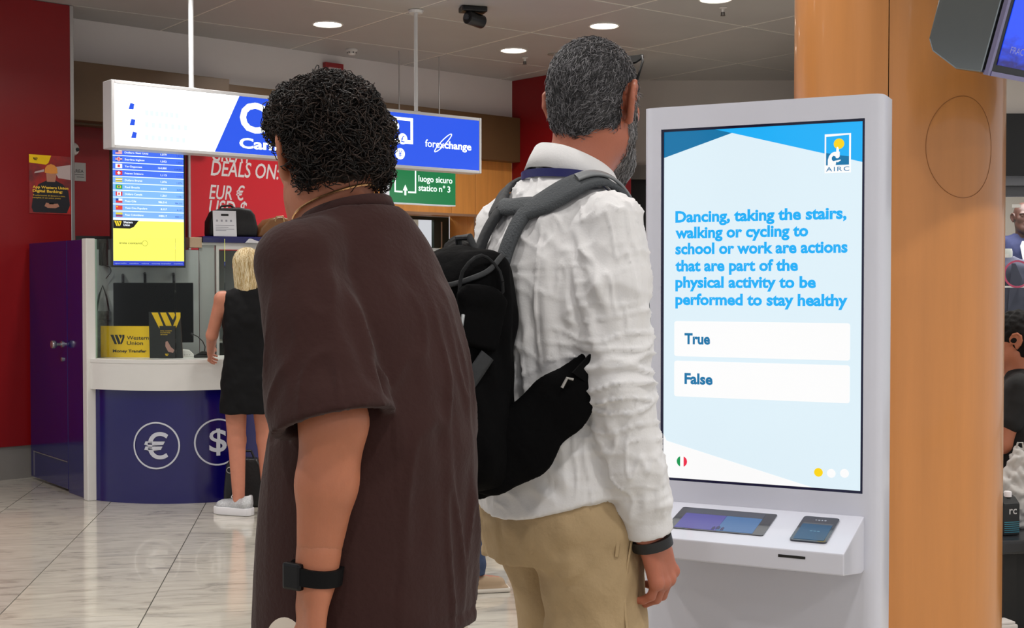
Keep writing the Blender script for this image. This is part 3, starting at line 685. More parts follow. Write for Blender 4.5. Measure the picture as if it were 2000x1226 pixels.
def wu_logo(name, x0, z0, w, h, m, par, y):
    """three slanted strokes forming a W"""
    s_ = [[(0, 1), (.22, 1), (.47, 0), (.30, 0)], [(.30, 1), (.50, 1), (.66, .40), (.72, .12), (.64, 0), (.56, 0)], [(.58, 1), (.78, 1), (.82, .86), (.74, .58)], [(.86, 1), (1, 1), (1, .8), (.80, .05), (.70, 0)]]
    for st in s_[:3]: panel(name, [(x0+u*w, z0+v*h) for u, v in st], m, par, y)
    panel(name, [(x0+u*w, z0+v*h) for u, v in [(.84, 1), (1, 1), (1, .72), (.86, .16), (.78, .0), (.70, .0), (.76, .30), (.86, .70)]], m, par, y-0.0003)
lx, lz = rh(223, 441); wu_logo('logo_mark', lx, lz, 0.048, 0.036, G_y, scr, -0.0026)
text('logo_text', 'Western', glow('rate_text', '#f2f7ff', 1.5), scr, lx+.062, lx+.125, lz+.020, .015, -0.0026, bold=.01); text('logo_text', 'Union', MATS['rate_text'], scr, lx+.062, lx+.106, lz+.001, .015, -0.0026, bold=.01)
ax, az = rh(233, 476); text('advert_text', 'invia contanti', glow('advert_dark', '#5a5620', 0.6), scr, ax, ax+0.155, az, .014, -0.0018, bold=.01)
cx, cz = rh(283, 475); ring_mb(cx, cz, .017, .020, -0.0016, -0.0010, 24).build('advert_ring', MATS['advert_dark'], scr)
names = ['Dollaro Stati Uniti', 'Sterlina Inglese', 'Yen Giapponese', 'Franco Svizzero', 'Dollaro Brunei', 'Real Brasile', 'Dollaro Canada', 'Peso Cile', 'Yuan Cina Popolare', 'Peso Colombiano']
vals = ['1,079', '1,052', '164,880', '1,115', '1,076', '6,055', '1,561', '986,510', '8,157', '4480,17']
row_h = (rh(218, 426)[1]-rh(218, 290)[1])/10*-1
ztop = rh(218, 426)[1]+row_h*10
blues = ['#3c63d8', '#4069da', '#3f68d9', '#3d66d9', '#6f9fe6', '#6fa3e8', '#75a8ea', '#7aaaea', '#74a5e8', '#72a2e6']
FL = {0: [('#ffffff', 0, 0, 1, 1), ('#d8415a', 0, 0, 1, .14), ('#d8415a', 0, .29, 1, .43), ('#d8415a', 0, .57, 1, .71), ('#d8415a', 0, .86, 1, 1), ('#3b49a8', 0, .45, .45, 1)],
      1: [('#3a50b8', 0, 0, 1, 1), ('#ffffff', 0, .3, 1, .7), ('#ffffff', .36, 0, .64, 1), ('#e0304a', 0, .4, 1, .6), ('#e0304a', .43, 0, .57, 1)],
      2: [('#ffffff', 0, 0, 1, 1), ('#e03040', .32, .2, .68, .8)], 3: [('#e2343c', 0, 0, 1, 1), ('#ffffff', .4, .15, .6, .85), ('#ffffff', .25, .37, .75, .63)],
      4: [('#e8d84a', 0, 0, 1, 1), ('#ffffff', 0, .35, 1, .65), ('#222222', 0, .3, 1, .42)], 5: [('#23a45a', 0, 0, 1, 1), ('#f0d840', .22, .22, .78, .78), ('#30468c', .38, .34, .62, .66)],
      6: [('#ffffff', 0, 0, 1, 1), ('#e2343c', 0, 0, .22, 1), ('#e2343c', .78, 0, 1, 1), ('#e2343c', .4, .25, .6, .75)], 7: [('#ffffff', 0, 0, 1, 1), ('#e2343c', 0, 0, 1, .5), ('#2a48a8', 0, .5, .42, 1)],
      8: [('#e8402e', 0, 0, 1, 1), ('#f4d030', .1, .58, .3, .88)], 9: [('#f0d840', 0, .5, 1, 1), ('#3a4aa8', 0, .25, 1, .5), ('#c83048', 0, 0, 1, .25)]}
for i in range(10):
    z1 = ztop-i*row_h; z0 = z1-row_h*0.88
    rw = rpan('rate_row', e, MW-e, z0, z1, glow('rate_row_%d' % i, blues[i], 1.35), scr, -0.001)
    fx = e+.018; fw, fh = .046, row_h*.62; fz = z0+row_h*.13
    for q, (c, a, b2, c2, d) in enumerate(FL[i]): rpan('flag_print', fx+a*fw, fx+c2*fw, fz+b2*fh, fz+d*fh, glow('flag_'+c[1:], c, 0.95), rw, -0.0018-q*.0004)
    text('currency_name', names[i], MATS['rate_text'], rw, e+.082, e+.082+.0085*len(names[i]), z0+row_h*.30, row_h*.26, -0.0018, bold=.005)
    text('rate_value', vals[i], MATS['rate_text'], rw, .385-.0085*len(vals[i]), .385, z0+row_h*.28, row_h*.26, -0.0018, bold=.005)
    text('rate_value', vals[i], glow('rate_ink', '#2a50c0', 0.9), rw, .495-.0075*len(vals[i]), .495, z0+row_h*.22, row_h*.22, -0.0018, bold=.005)

# items on and behind the counter -----------------------------------------------
M_yel = mat('wu_yellow', '#f2c500', 0.4); M_ink = mat('wu_black', '#14130f', 0.35)
def on_counter(px): a = ang_at(px); return a
def stand_plane(pxl, pxr, pyb, Yl, Yr):
    a = at(pxl, pyb, Yl); b2 = at(pxr, pyb, Yr); rz = math.atan2(b2.y-a.y, b2.x-a.x); return Vector((a.x, a.y, 0.9075)), rz, (b2.xy-a.xy).length
o_, rz, w = stand_plane(197, 292, 702, 8.30, 8.26)
ys = empty('counter_sign', o_, rz, 'yellow money transfer board standing on the white counter', 'sign'); h = 62/2500*8.15
YP = Plane((o_.x, o_.y), rz)
MB().box((0, 0, 0), (w, 0.008, h)).build('board', M_yel, ys)
wu_logo('logo_mark', w*.20, h*.42, w*.29, h*.30, M_ink, ys, -0.0003)
text('lettering', 'Western', M_ink, ys, w*.54, w*.99, h*.57, h*.115, -0.0009, bold=.012); text('lettering', 'Union', M_ink, ys, w*.54, w*.87, h*.40, h*.115, -0.0009, bold=.012)
text('lettering', 'Money Transfer', M_ink, ys, w*.25, w*.94, h*.16, h*.085, -0.0009, bold=.03)
o_, rz, w = stand_plane(291, 357, 702, 8.19, 8.19)
bh = empty('brochure_holder', o_, rz, 'black leaflet holder with a big yellow emblem, beside the yellow board', 'leaflet holder'); h = 91/2500*8.1
MB().slab([(0.005, 0), (w, 0), (w*.92, h), (0, h)], 0, 0.012).build('back_card', M_ink, bh)
wu_logo('logo_mark', w*.08, h*.61, w*.86, h*.38, M_yel, bh, -0.0003)
lf = MB().box((w*.34, -0.02, 0.005), (w*.80, -0.004, h*.70)).build('leaflet', mat('leaflet_black', '#1a1412', 0.3), bh)
text('leaflet_text', 'invia contanti', M_yel, lf, w*.37, w*.70, h*.585, h*.022, -0.0203, bold=.02); text('leaflet_text', 'in modo facile', M_yel, lf, w*.37, w*.66, h*.545, h*.022, -0.0203, bold=.02); text('leaflet_text', 'nel mondo', M_yel, lf, w*.37, w*.58, h*.505, h*.022, -0.0203, bold=.02)
panel('leaflet_picture', [(w*.52, h*.36), (w*.58, h*.37), (w*.68, h*.24), (w*.78, h*.18), (w*.74, h*.12), (w*.60, h*.14), (w*.51, h*.26)], mat('leaflet_hand', '#b98a80', 0.5), lf, -0.0203)
wu_logo('leaflet_logo', w*.50, h*.05, w*.10, h*.05, M_yel, lf, -0.0203)
# black monitor seen from behind
p0_ = at(221, 552, 8.72); p1_ = at(377, 552, 8.80); rz = math.atan2(p1_.y-p0_.y, p1_.x-p0_.x); w = (p1_.xy-p0_.xy).length
cm = empty('clerk_monitor', (p0_.x, p0_.y, 0.0), rz, 'large black screen standing behind the counter glass', 'monitor')
MB().box((0, 0, 0.98), (w, 0.02, p0_.z)).build('panel', mat('monitor_black', '#050506', 0.45, spec=.12), cm, bevel=0.004)
MB().box((w*.2, 0.02, 1.05), (w*.8, 0.06, 1.3)).build('rear_housing', M_blackm, cm, bevel=0.01)
MB().box((w*.44, 0.025, 0.76), (w*.56, 0.05, 1.1)).build('neck', M_blackm, cm); MB().box((w*.3, -0.06, 0.752), (w*.7, 0.14, 0.765)).build('foot', M_blackm, cm, bevel=0.004)
dk = empty('clerk_desk', (p0_.x, p0_.y, 0.0), rz, 'pale desk inside the booth under the black screen', 'desk')
MB().box((-0.05, -0.22, 0.725), (w+0.12, 0.16, 0.75)).build('desk_top', M_bw, dk)
for xx in (-0.03, w+0.06): MB().box((xx, -0.2, 0), (xx+0.04, 0.14, 0.725)).build('leg', M_bw, dk)
# intercom microphone
pm_ = at(396, 700, 8.25); mc = empty('gooseneck_microphone', (pm_.x, pm_.y, 0.9075), 0.2, 'small black gooseneck microphone on the counter by the woman\'s hand', 'microphone')
MB().prism([(-.055, -.03), (.05, -.03), (.055, .03), (-.05, .04)], 0, 0.018).build('base', M_black, mc, bevel=0.005)
MB().slab([(-.045, .018), (.045, .018), (.02, .04), (-.005, .042)], -0.02, 0.025).build('housing', M_black, mc, bevel=0.004)
MB().tube([(.01, 0, .035), (.015, 0, .07), (.0, 0, .105), (-.03, 0, .135), (-.055, 0, .148)], 0.0035, 8).build('gooseneck', M_black, mc, smooth=True)
MB().tube([(-.055, 0, .148), (-.072, 0, .156)], [0.0065, 0.006], 10).build('capsule', M_black, mc, smooth=True)
pm_ = at(365, 698, 8.34); ms = empty('card_terminal', (pm_.x, pm_.y, 0.9075), 0.3, 'small white card terminal lying on the counter behind the leaflet holder', 'card terminal')
MB().slab([(-.035, 0), (.045, 0), (.04, .02), (.015, .045), (-.03, .05)], -0.04, 0.03).build('casing', M_bw, ms, bevel=0.006)
for q in range(3): MB().box((-.02+q*.015, -0.0415, 0.012), (-.012+q*.015, -0.0402, 0.018)).build('key', M_trim, ms)
# tote bag hanging on the partition, telephone handset high on it
x, z = BPl.hit(197, 560); tbm = Matrix.Translation((b0_.x+BC.x, b0_.y+BC.y, 0)) @ Matrix.Rotation(brz, 4, 'Z')
tp = tbm @ Vector((x, -0.02, 0)); tt = empty('tote_bag', (tp.x, tp.y, 0.80), brz, 'grey patterned tote bag hanging behind the glass at the white post', 'bag')
zt = z-0.80
mb = MB(); mb._add([(-.05, -.035, 0), (.075, -.035, 0), (.075, .012, 0), (-.05, .012, 0), (-.045, -.02, zt-.17), (.07, -.02, zt-.17), (.07, .008, zt-.17), (-.045, .008, zt-.17)], [(3, 2, 1, 0), (4, 5, 6, 7), (0, 1, 5, 4), (1, 2, 6, 5), (2, 3, 7, 6), (3, 0, 4, 7)])
mb.build('bag_body', mat('tote_fabric', '#2f3532', 0.8, col2='#7b817c', vscale=22, bump=0.2), tt, bevel=0.01)
MB().tube([(-.03, -.01, zt-.18), (-.012, -.01, zt-.06), (.012, -.01, zt+.01), (.035, -.01, zt-.06), (.058, -.01, zt-.18)], 0.006, 8).build('strap', M_blackm, tt, smooth=True)
x, z = BPl.hit(202, 490); tp = tbm @ Vector((x, -0.03, z)); ph = empty('wall_telephone', (tp.x, tp.y, tp.z-0.10), brz, 'black telephone handset hanging at the top of the booth partition', 'telephone')
MB().tube([(0, 0, .15), (-.006, -.01, .11), (-.004, -.01, .06), (.004, 0, .0)], [.026, .020, .016, .022], 10).build('handset', M_black, ph, smooth=True)
MB().tube([(0, 0, .0)]+[(.03+.02*math.sin(q*.5), 0.0, -.02*q*.6) for q in range(1, 9)], .003, 6).build('cord', M_black, ph, smooth=True)
MB().box((-.03, .0251, .0), (.03, .0295, .14)).build('cradle', M_black, ph)

# poster on the red panel with its printed picture
x0, zt = PLp.hit(56, 301); x1, zb = PLp.hit(138, 419)
po = empty('app_poster', pL + Vector((math.cos(wrz)*x0, math.sin(wrz)*x0, zb)), wrz, 'advert poster of a person in an orange beanie on the red wall', 'poster')
w, h = x1-x0, zt-zb
pq = lambda u, v: (u*w, v*h)
MB().box((0, -0.004, 0), (w, -0.001, h)).build('sheet', mat('poster_dark', '#2b2a30', 0.4, col2='#c02c22', vscale=5.5), po)
def pp(name, poly, m, lvl): return panel(name, [pq(*p) for p in poly], m, po, -0.004-lvl*.0005, 0.0004)
pp('poster_print', [(0, .86), (.40, .84), (.46, .87), (.53, 1), (0, 1)], M_yel, 1)
pp('poster_print', [(.55, .80), (1, .86), (1, .60), (.70, .62)], mat('poster_pale', '#b9a6a3', 0.5), 0)
pp('poster_print', [(.12, .68), (.36, .72), (.36, .76), (.14, .71)], MATS['poster_pale'], 0)
pp('poster_print', [(.05, .10), (.10, .02), (.90, .02), (.98, .16), (.94, .40), (.80, .52), (.62, .58), (.42, .57), (.22, .50), (.10, .34)], mat('poster_coat', '#17171f', 0.5), 1)
pp('poster_print', [(.42, .55), (.62, .55), (.65, .66), (.64, .74), (.40, .74), (.41, .64)], mat('poster_skin', '#b07a63', 0.5), 2)
pp('poster_print', [(.37, .70), (.52, .69), (.68, .70), (.67, .79), (.60, .84), (.52, .855), (.43, .83), (.38, .78)], mat('poster_beanie', '#dd8f3c', 0.5), 3)
pp('poster_print', [(.36, .13), (.44, .10), (.62, .10), (.72, .13), (.68, .18), (.52, .17), (.40, .19)], MATS['poster_skin'], 2)
pp('poster_print', [(.47, .165), (.58, .165), (.58, .195), (.47, .195)], M_black, 3)
wu_logo('poster_logo', w*.09, h*.905, w*.11, h*.045, M_ink, po, -0.0052)
M_ptx = mat('poster_text', '#f0c33c', 0.5)
text('poster_text', 'App Western Union', M_ptx, po, w*.08, w*.94, h*.43, h*.042, -0.0062, bold=.03); text('poster_text', 'Digital Banking:', M_ptx, po, w*.08, w*.80, h*.365, h*.042, -0.0062, bold=.03)
text('poster_text', 'Trasferimenti di denaro a casa,', M_ptx, po, w*.08, w*.86, h*.30, h*.022, -0.0062); text('poster_text', 'semplici, in un unico posto', M_ptx, po, w*.08, w*.75, h*.26, h*.022, -0.0062)
# AREA notice and a round fixture on the red wall behind
PAr = Plane(WA, wrz, -0.006)
x0, zt = PAr.hit(132, 316); x1, zb = PAr.hit(168, 354)
an = empty('area_notice', WA + wdir*x0 + Vector((0, 0, zb)), wrz, 'small grey notice reading AREA half hidden by the red panel', 'sign'); w, h = x1-x0, zt-zb
MB().box((0, -0.004, 0), (w, -0.0005, h)).build('plate', mat('notice_grey', '#9a9793', 0.5), an)
text('lettering', 'AREA', mat('notice_ink', '#2c2b30', 0.5), an, w*.25, w*.88, h*.45, h*.17, -0.0045, bold=.01)
MB().box((w*.3, -0.0046, h*.33), (w*.88, -0.0041, h*.36)).build('rule', MATS['notice_ink'], an); MB().box((w*.5, -0.0046, h*.2), (w*.9, -0.0041, h*.225)).build('rule', MATS['notice_ink'], an)
x, z = PAr.hit(141, 291); oo = WA + wdir*x
sr = empty('alarm_sounder', (oo.x, oo.y, z), wrz, 'round pale sounder peeking out beside the red panel above the notice', 'alarm')
MB().lathe([(0.05, 0.0), (0.05, -0.02), (0.042, -0.035), (0.02, -0.045)], 20, (0, 0, 0), 'y').build('dome', M_white, sr, smooth=True)
MB().lathe([(0.014, -0.04), (0.014, -0.05)], 14, (0.025, 0, -0.005), 'y').build('grille', M_black, sr)
# GREAT DEALS board on the red wall
x0, _ = PA.hit(370, 400); x1 = 2.02; zt, zb = 2.58, PA.hit(500, 490)[1]
gd = empty('deals_board', WA + wdir*x0 + Vector((0, 0, zb)), wrz, 'red board with white GREAT DEALS ON lettering above the cabinet', 'sign'); w, h = x1-x0, zt-zb
MB().box((0, -0.02, 0), (w, -0.001, h)).build('board', mat('board_red', '#c81424', 0.35), gd)
MB().box((-0.02, -0.024, 0), (0, -0.001, h)).build('edge_strip', M_trim, gd)
M_gdt = mat('board_letters', '#d8d3d3', 0.5)
def gt(body, pxl, pyb, pxr, cap):
    a = PA.hit(pxl, pyb); b2 = PA.hit(pxr, pyb); text('lettering', body, M_gdt, gd, a[0]-x0, b2[0]-x0, a[1]-zb, cap, -0.0208, bold=.012, shear=.22)
cap = 29/2500*10.6
gt('GREAT', 412, 314, 490, cap); gt('DEALS ON:', 409, 342, 543, cap*.98); gt('EUR €', 406, 388, 476, cap*.92); gt('USD $', 406, 418, 480, cap*.92)
# black rucksack with a sheet of paper, brown bag, on the cabinet top
p = at(455, 462, 9.42); zc = CTZ+0.0655
rk = empty('rucksack', (p.x, p.y+.03, zc), cz_, 'black rucksack lying on the cabinet with a white notice leaning on it', 'backpack')
sc = 9.42/2500
mb = MB(); pr = [(-48, 0), (48, 0), (50, 18), (44, 44), (36, 55), (12, 58), (-18, 56), (-38, 50), (-47, 30)]
mb.slab([(x*sc, z*sc) for x, z in pr], 0.0, 0.16).build('bag_body', mat('nylon_black', '#0c0c0e', 0.6, bump=0.3, bscale=40), rk, bevel=0.025, seg=3, smooth=True)
MB().tube([(-.08, .08, 55*sc), (-.07, .08, 60*sc), (0, .08, 62*sc), (.03, .08, 57*sc)], .008, 8).build('handle', MATS['nylon_black'], rk, smooth=True)
nt_ = empty('paper_notice', (p.x-0.055*1.0, p.y-0.045, zc), cz_, 'white printed sheet leaning against the black rucksack', 'paper')
ww, hh = 46*sc, 50*sc
mb = MB(); mb.M = Matrix.Rotation(math.radians(-6), 4, 'X'); mb.box((-ww*.45, 0, 0.001), (ww*.55, 0.003, hh)); mb.build('sheet', mat('paper_white', '#dedee2', 0.6), nt_)
mb = MB(); mb.M = Matrix.Rotation(math.radians(-6), 4, 'X'); mb.box((-ww*.10, -0.001, hh*.80), (ww*.22, -0.0002, hh*.88)); mb.build('heading', M_ink, nt_)
M_gp = mat('grey_print', '#9b9ba4', 0.6)
for zz, xa_, xb_ in ((.42, -.35, .45), (.34, -.35, .2), (.27, -.35, .45), (.22, -.35, .1)):
    mb = MB(); mb.M = Matrix.Rotation(math.radians(-6), 4, 'X'); mb.box((ww*xa_, -0.0008, hh*zz), (ww*xb_, -0.0002, hh*(zz+.025))); mb.build('print_line', M_gp, nt_)
for q in range(4):
    mb = MB(); mb.M = Matrix.Rotation(math.radians(-6), 4, 'X'); mb.box((ww*(-.32+q*.2), -0.0008, hh*.57), (ww*(-.24+q*.2), -0.0002, hh*.65)); mb.build('print_icon', M_gp, nt_)
p = at(528, 462, 9.55); bb = empty('leather_bag', (p.x, p.y+.03, zc), cz_, 'tan brown leather bag lying beside the black rucksack', 'bag')
mb = MB(); mb.slab([(x*sc, z*sc) for x, z in [(-26, 0), (60, 0), (64, 20), (50, 36), (20, 42), (-4, 36), (-20, 18)]], 0, 0.18).build('bag_body', mat('tan_leather', '#7a4f26', 0.45, var=.12), bb, bevel=0.02, seg=3, smooth=True)
MB().tube([(0.03, .0, .12), (0.04, -.01, .155), (.09, -.01, .16), (.10, 0, .12)], .006, 8).build('handle', mat('pale_strap', '#b59a6a', 0.5), bb, smooth=True)
MB().box((.07, -.004, .03), (.14, .0, .10)).build('luggage_tag', MATS['paper_white'], bb)

# green emergency signs by the ticket window
GY = 11.0; g0 = at(760, 396, GY); g1z = g0.z
grz = wrz; GP = Plane((g0.x, g0.y, 0), grz); gw = GP.hit(890, 396)[0]
gs = empty('emergency_exit_sign', (g0.x, g0.y, g0.z), grz, 'green lit sign with a white arrow plan reading luogo sicuro', 'sign'); gh = 2.50-g0.z
MB().box((0, 0.0, 0), (gw, 0.10, gh)).build('casing', mat('sign_case_white', '#dfe6f0', 0.4, emit=0.25), gs, bevel=0.002, seg=1)
G_g = glow('exit_green', '#0d8f4e', 0.62); G_gw = glow('exit_white', '#e9fff2', 1.5)
gf = MB().box((0.004, -0.003, 0.008), (gw-.004, -0.0003, gh-.004)).build('green_face', G_g, gs)
def gl_(px, py): x, z = GP.hit(px, py); return x, z-g0.z
def gbar(x0, x1, z0, z1, n='plan_line'): rpan(n, x0, x1, z0, z1, G_gw, gf, -0.0032)
xa, za = gl_(770, 375); xb2, zb2 = gl_(812, 378)
gbar(xa, xa+.014, za, gh-.02); gbar(xb2-.012, xb2+.002, za, gh-.02); gbar(xa+.0145, (xa+xb2)/2-.03, za, za+.014); gbar((xa+xb2)/2+.03, xb2-.0125, za, za+.014)
xc = (xa+xb2)/2; panel('arrow', [(xc-.010, za-.022), (xc+.010, za-.022), (xc+.010, za+.02), (xc+.026, za+.02), (xc, za+.07), (xc-.026, za+.02), (xc-.010, za+.02)], G_gw, gf, -0.0032)
xt, zt_ = gl_(817, 354); text('lettering', 'luogo sicuro', G_gw, gf, xt, gl_(883, 354)[0], zt_, .052, -0.0032, bold=.014); xt, zt_ = gl_(817, 372); text('lettering', 'statico', G_gw, gf, xt, gl_(853, 372)[0], zt_, .052, -0.0032, bold=.014); text('lettering', 'n°', G_gw, gf, gl_(857, 372)[0], gl_(869, 372)[0], zt_, .052, -0.0032, bold=.014); text('lettering', '3', G_gw, gf, gl_(873.5, 372)[0], gl_(879, 372)[0], zt_, .052, -0.0032, bold=.014)
for xx in (gw*.2, gw*.8): MB().tube([(xx, 0.05, gh), (xx, 0.05, CEIL-g0.z)], 0.006, 8).build('hanging_rod', M_trim, gs)
GPl = Plane(WA, wrz, -0.30); ga = GPl.hit(672, 352); gb_ = GPl.hit(745, 352)
gp0 = WA + wdir*ga[0] + wn*0.30
g2 = empty('small_exit_sign', (gp0.x, gp0.y, ga[1]), wrz, 'smaller green and white escape sign left of the big green one', 'sign'); w = gb_[0]-ga[0]; h = .24
MB().box((0, 0, 0), (w, 0.04, h)).build('casing', MATS['sign_case_white'], g2); gf2 = MB().box((.004, -.002, .02), (w-.004, -.0003, h-.004)).build('green_face', G_g, g2)
panel('arrow', [(w*.62, .05), (w*.70, .10), (w*.67, .10), (w*.67, .16), (w*.62, .16), (w*.62, .10), (w*.55, .10)], G_gw, gf2, -0.0023); rpan('door_print', w*.80, w*.92, .03, .17, G_gw, gf2, -0.0023)
MB().tube([(w*.5, .02, h), (w*.5, .02, 2.56-ga[1])], .006, 8).build('hanging_rod', M_trim, g2)
# red wall device just under the ceiling
PAw = Plane(WA, wrz); x0, z1_ = PAw.hit(630, 122); x1, z0_ = PAw.hit(665, 150)
ra = empty('fire_alarm_panel', WA + wdir*x0 + Vector((0, 0, z0_)), wrz, 'small red and white alarm box on the white wall under the ceiling', 'alarm'); w, h = x1-x0, z1_-z0_
MB().box((0, -0.05, 0), (w, -0.001, h)).build('casing', mat('alarm_red', '#8c1d22', 0.4), ra, bevel=.004); MB().box((w*.15, -0.053, h*.1), (w*.85, -0.0502, h*.6)).build('lens', mat('alarm_lens', '#b59b9b', 0.3), ra)
# things on the ticket-window ledge and in the office
for nm, (x0, x1), y0, z1, c, lb in (('yellow_folder', (865, 881), .30, .0, '#f0b416', 'yellow folder standing on the ticket window ledge'), ('grey_box', (829, 863), .26, .0, '#aab4b4', 'shiny grey box on the ticket window ledge'), ('green_file', (800, 822), .34, 0, '#2d7a4e', 'green file on the ticket window ledge')):
    pl = Plane(WA, wrz, y0); xa, zt = pl.hit(x0, 484); xb2, _ = pl.hit(x1, 484); oo = WA + wdir*xa + wn*(-y0) + Vector((0, 0, .951))
    t = empty(nm, oo, wrz, lb, nm.split('_')[1]); MB().box((0.002, 0, 0), (xb2-xa-.002, .06, zt-.951)).build('body', mat(nm, c, .35), t, bevel=.004); MB().box((.004, -.003, (zt-.951)*.3), (xb2-xa-.004, -.0003, (zt-.951)*.34)).build('label_strip', M_bw, t)

# ceiling fixtures -----------------------------------------------------------------
def ceil_at(px, py): return on_floor(px, py, CEIL)
p = ceil_at(925, 14); cc = empty('ceiling_camera', (p.x, p.y, CEIL), 0.3, 'black swivelling surveillance camera on the ceiling', 'camera')
MB().box((-.10, -.06, -.04), (.09, .06, -.001)).build('mount', M_black, cc, bevel=.01); MB().tube([(-.03, 0, -.04), (-.03, 0, -.075)], .03, 12).build('swivel', M_black, cc, smooth=True)
mb = MB(); mb.tube([(-.06, -.05, -.085), (.07, .02, -.10)], .05, 18); mb.build('camera_body', M_black, cc, bevel=.006, smooth=True)
MB().tube([(-.061, -.0505, -.085), (-.075, -.058, -.0835)], .022, 14).build('lens', mat('lens_glint', '#50545a', 0.1, metal=.5), cc)
p = ceil_at(687, 96); sm = empty('smoke_detector', (p.x, p.y, CEIL), 0, 'small white smoke detector on the ceiling behind the curly head', 'smoke detector')
MB().lathe([(.05, -.001), (.05, -.015), (.035, -.02), (.035, -.04), (.025, -.05), (.01, -.052)], 22).build('body', M_white, sm, smooth=True)
for q in range(6): a = q*PI/3; MB().box((.0355*math.cos(a)-.004, .0355*math.sin(a)-.004, -.036), (.0355*math.cos(a)+.004, .0355*math.sin(a)+.004, -.026)).build('vent', M_black, sm)
for px, py, lb in ((1025, 118, 'small sprinkler nozzle below the downlight by the red wall'), (1412, 20, 'dark sprinkler nozzle near the top edge right of the downlights')):
    p = ceil_at(px, py-6); sp_ = empty('sprinkler', (p.x, p.y, CEIL), 0, lb, 'sprinkler', 'ceiling sprinklers')
    MB().lathe([(.03, -.001), (.03, -.006), (.012, -.012), (.010, -.035)], 14).build('collar', M_white, sp_, smooth=True); MB().lathe([(.014, -.036), (.016, -.06), (.020, -.062)], 12).build('nozzle', mat('nozzle_dark', '#4a4542', .4), sp_)
p = ceil_at(1085, 106); v_ = empty('ceiling_vent_disc', (p.x, p.y, CEIL), 0, 'flat round vent disc in the ceiling left of the grey head', 'vent')
MB().lathe([(.07, -.001), (.07, -.006), (.05, -.01)], 22).build('disc', mat('vent_grey', '#8f8982', .5), v_, smooth=True); MB().lathe([(.03, -.0102), (.028, -.014)], 16).build('centre_cap', MATS['vent_grey'], v_)
# unseen lamp added to light the ticket office
ld = bpy.data.lights.new('office_fill_light', 'AREA'); ld.size = 0.8; ld.energy = 35; ld.color = (1, .97, .9)
op = WA + wdir*((x_op0+x_op1)/2) - wn*1.3
ol = empty('office_fill_light', (op.x, op.y, 2.55), 0, 'added unseen lamp lighting the ticket office behind the window', 'ceiling light'); lo = bpy.data.objects.new('bulb', ld); link(lo, ol); lo.location = (0, 0, -.03)
MB().lathe([(.3, 0), (.3, -.015)], 20).build('diffuser', glow('fill_light_lens', '#fff6e6', 3), ol)
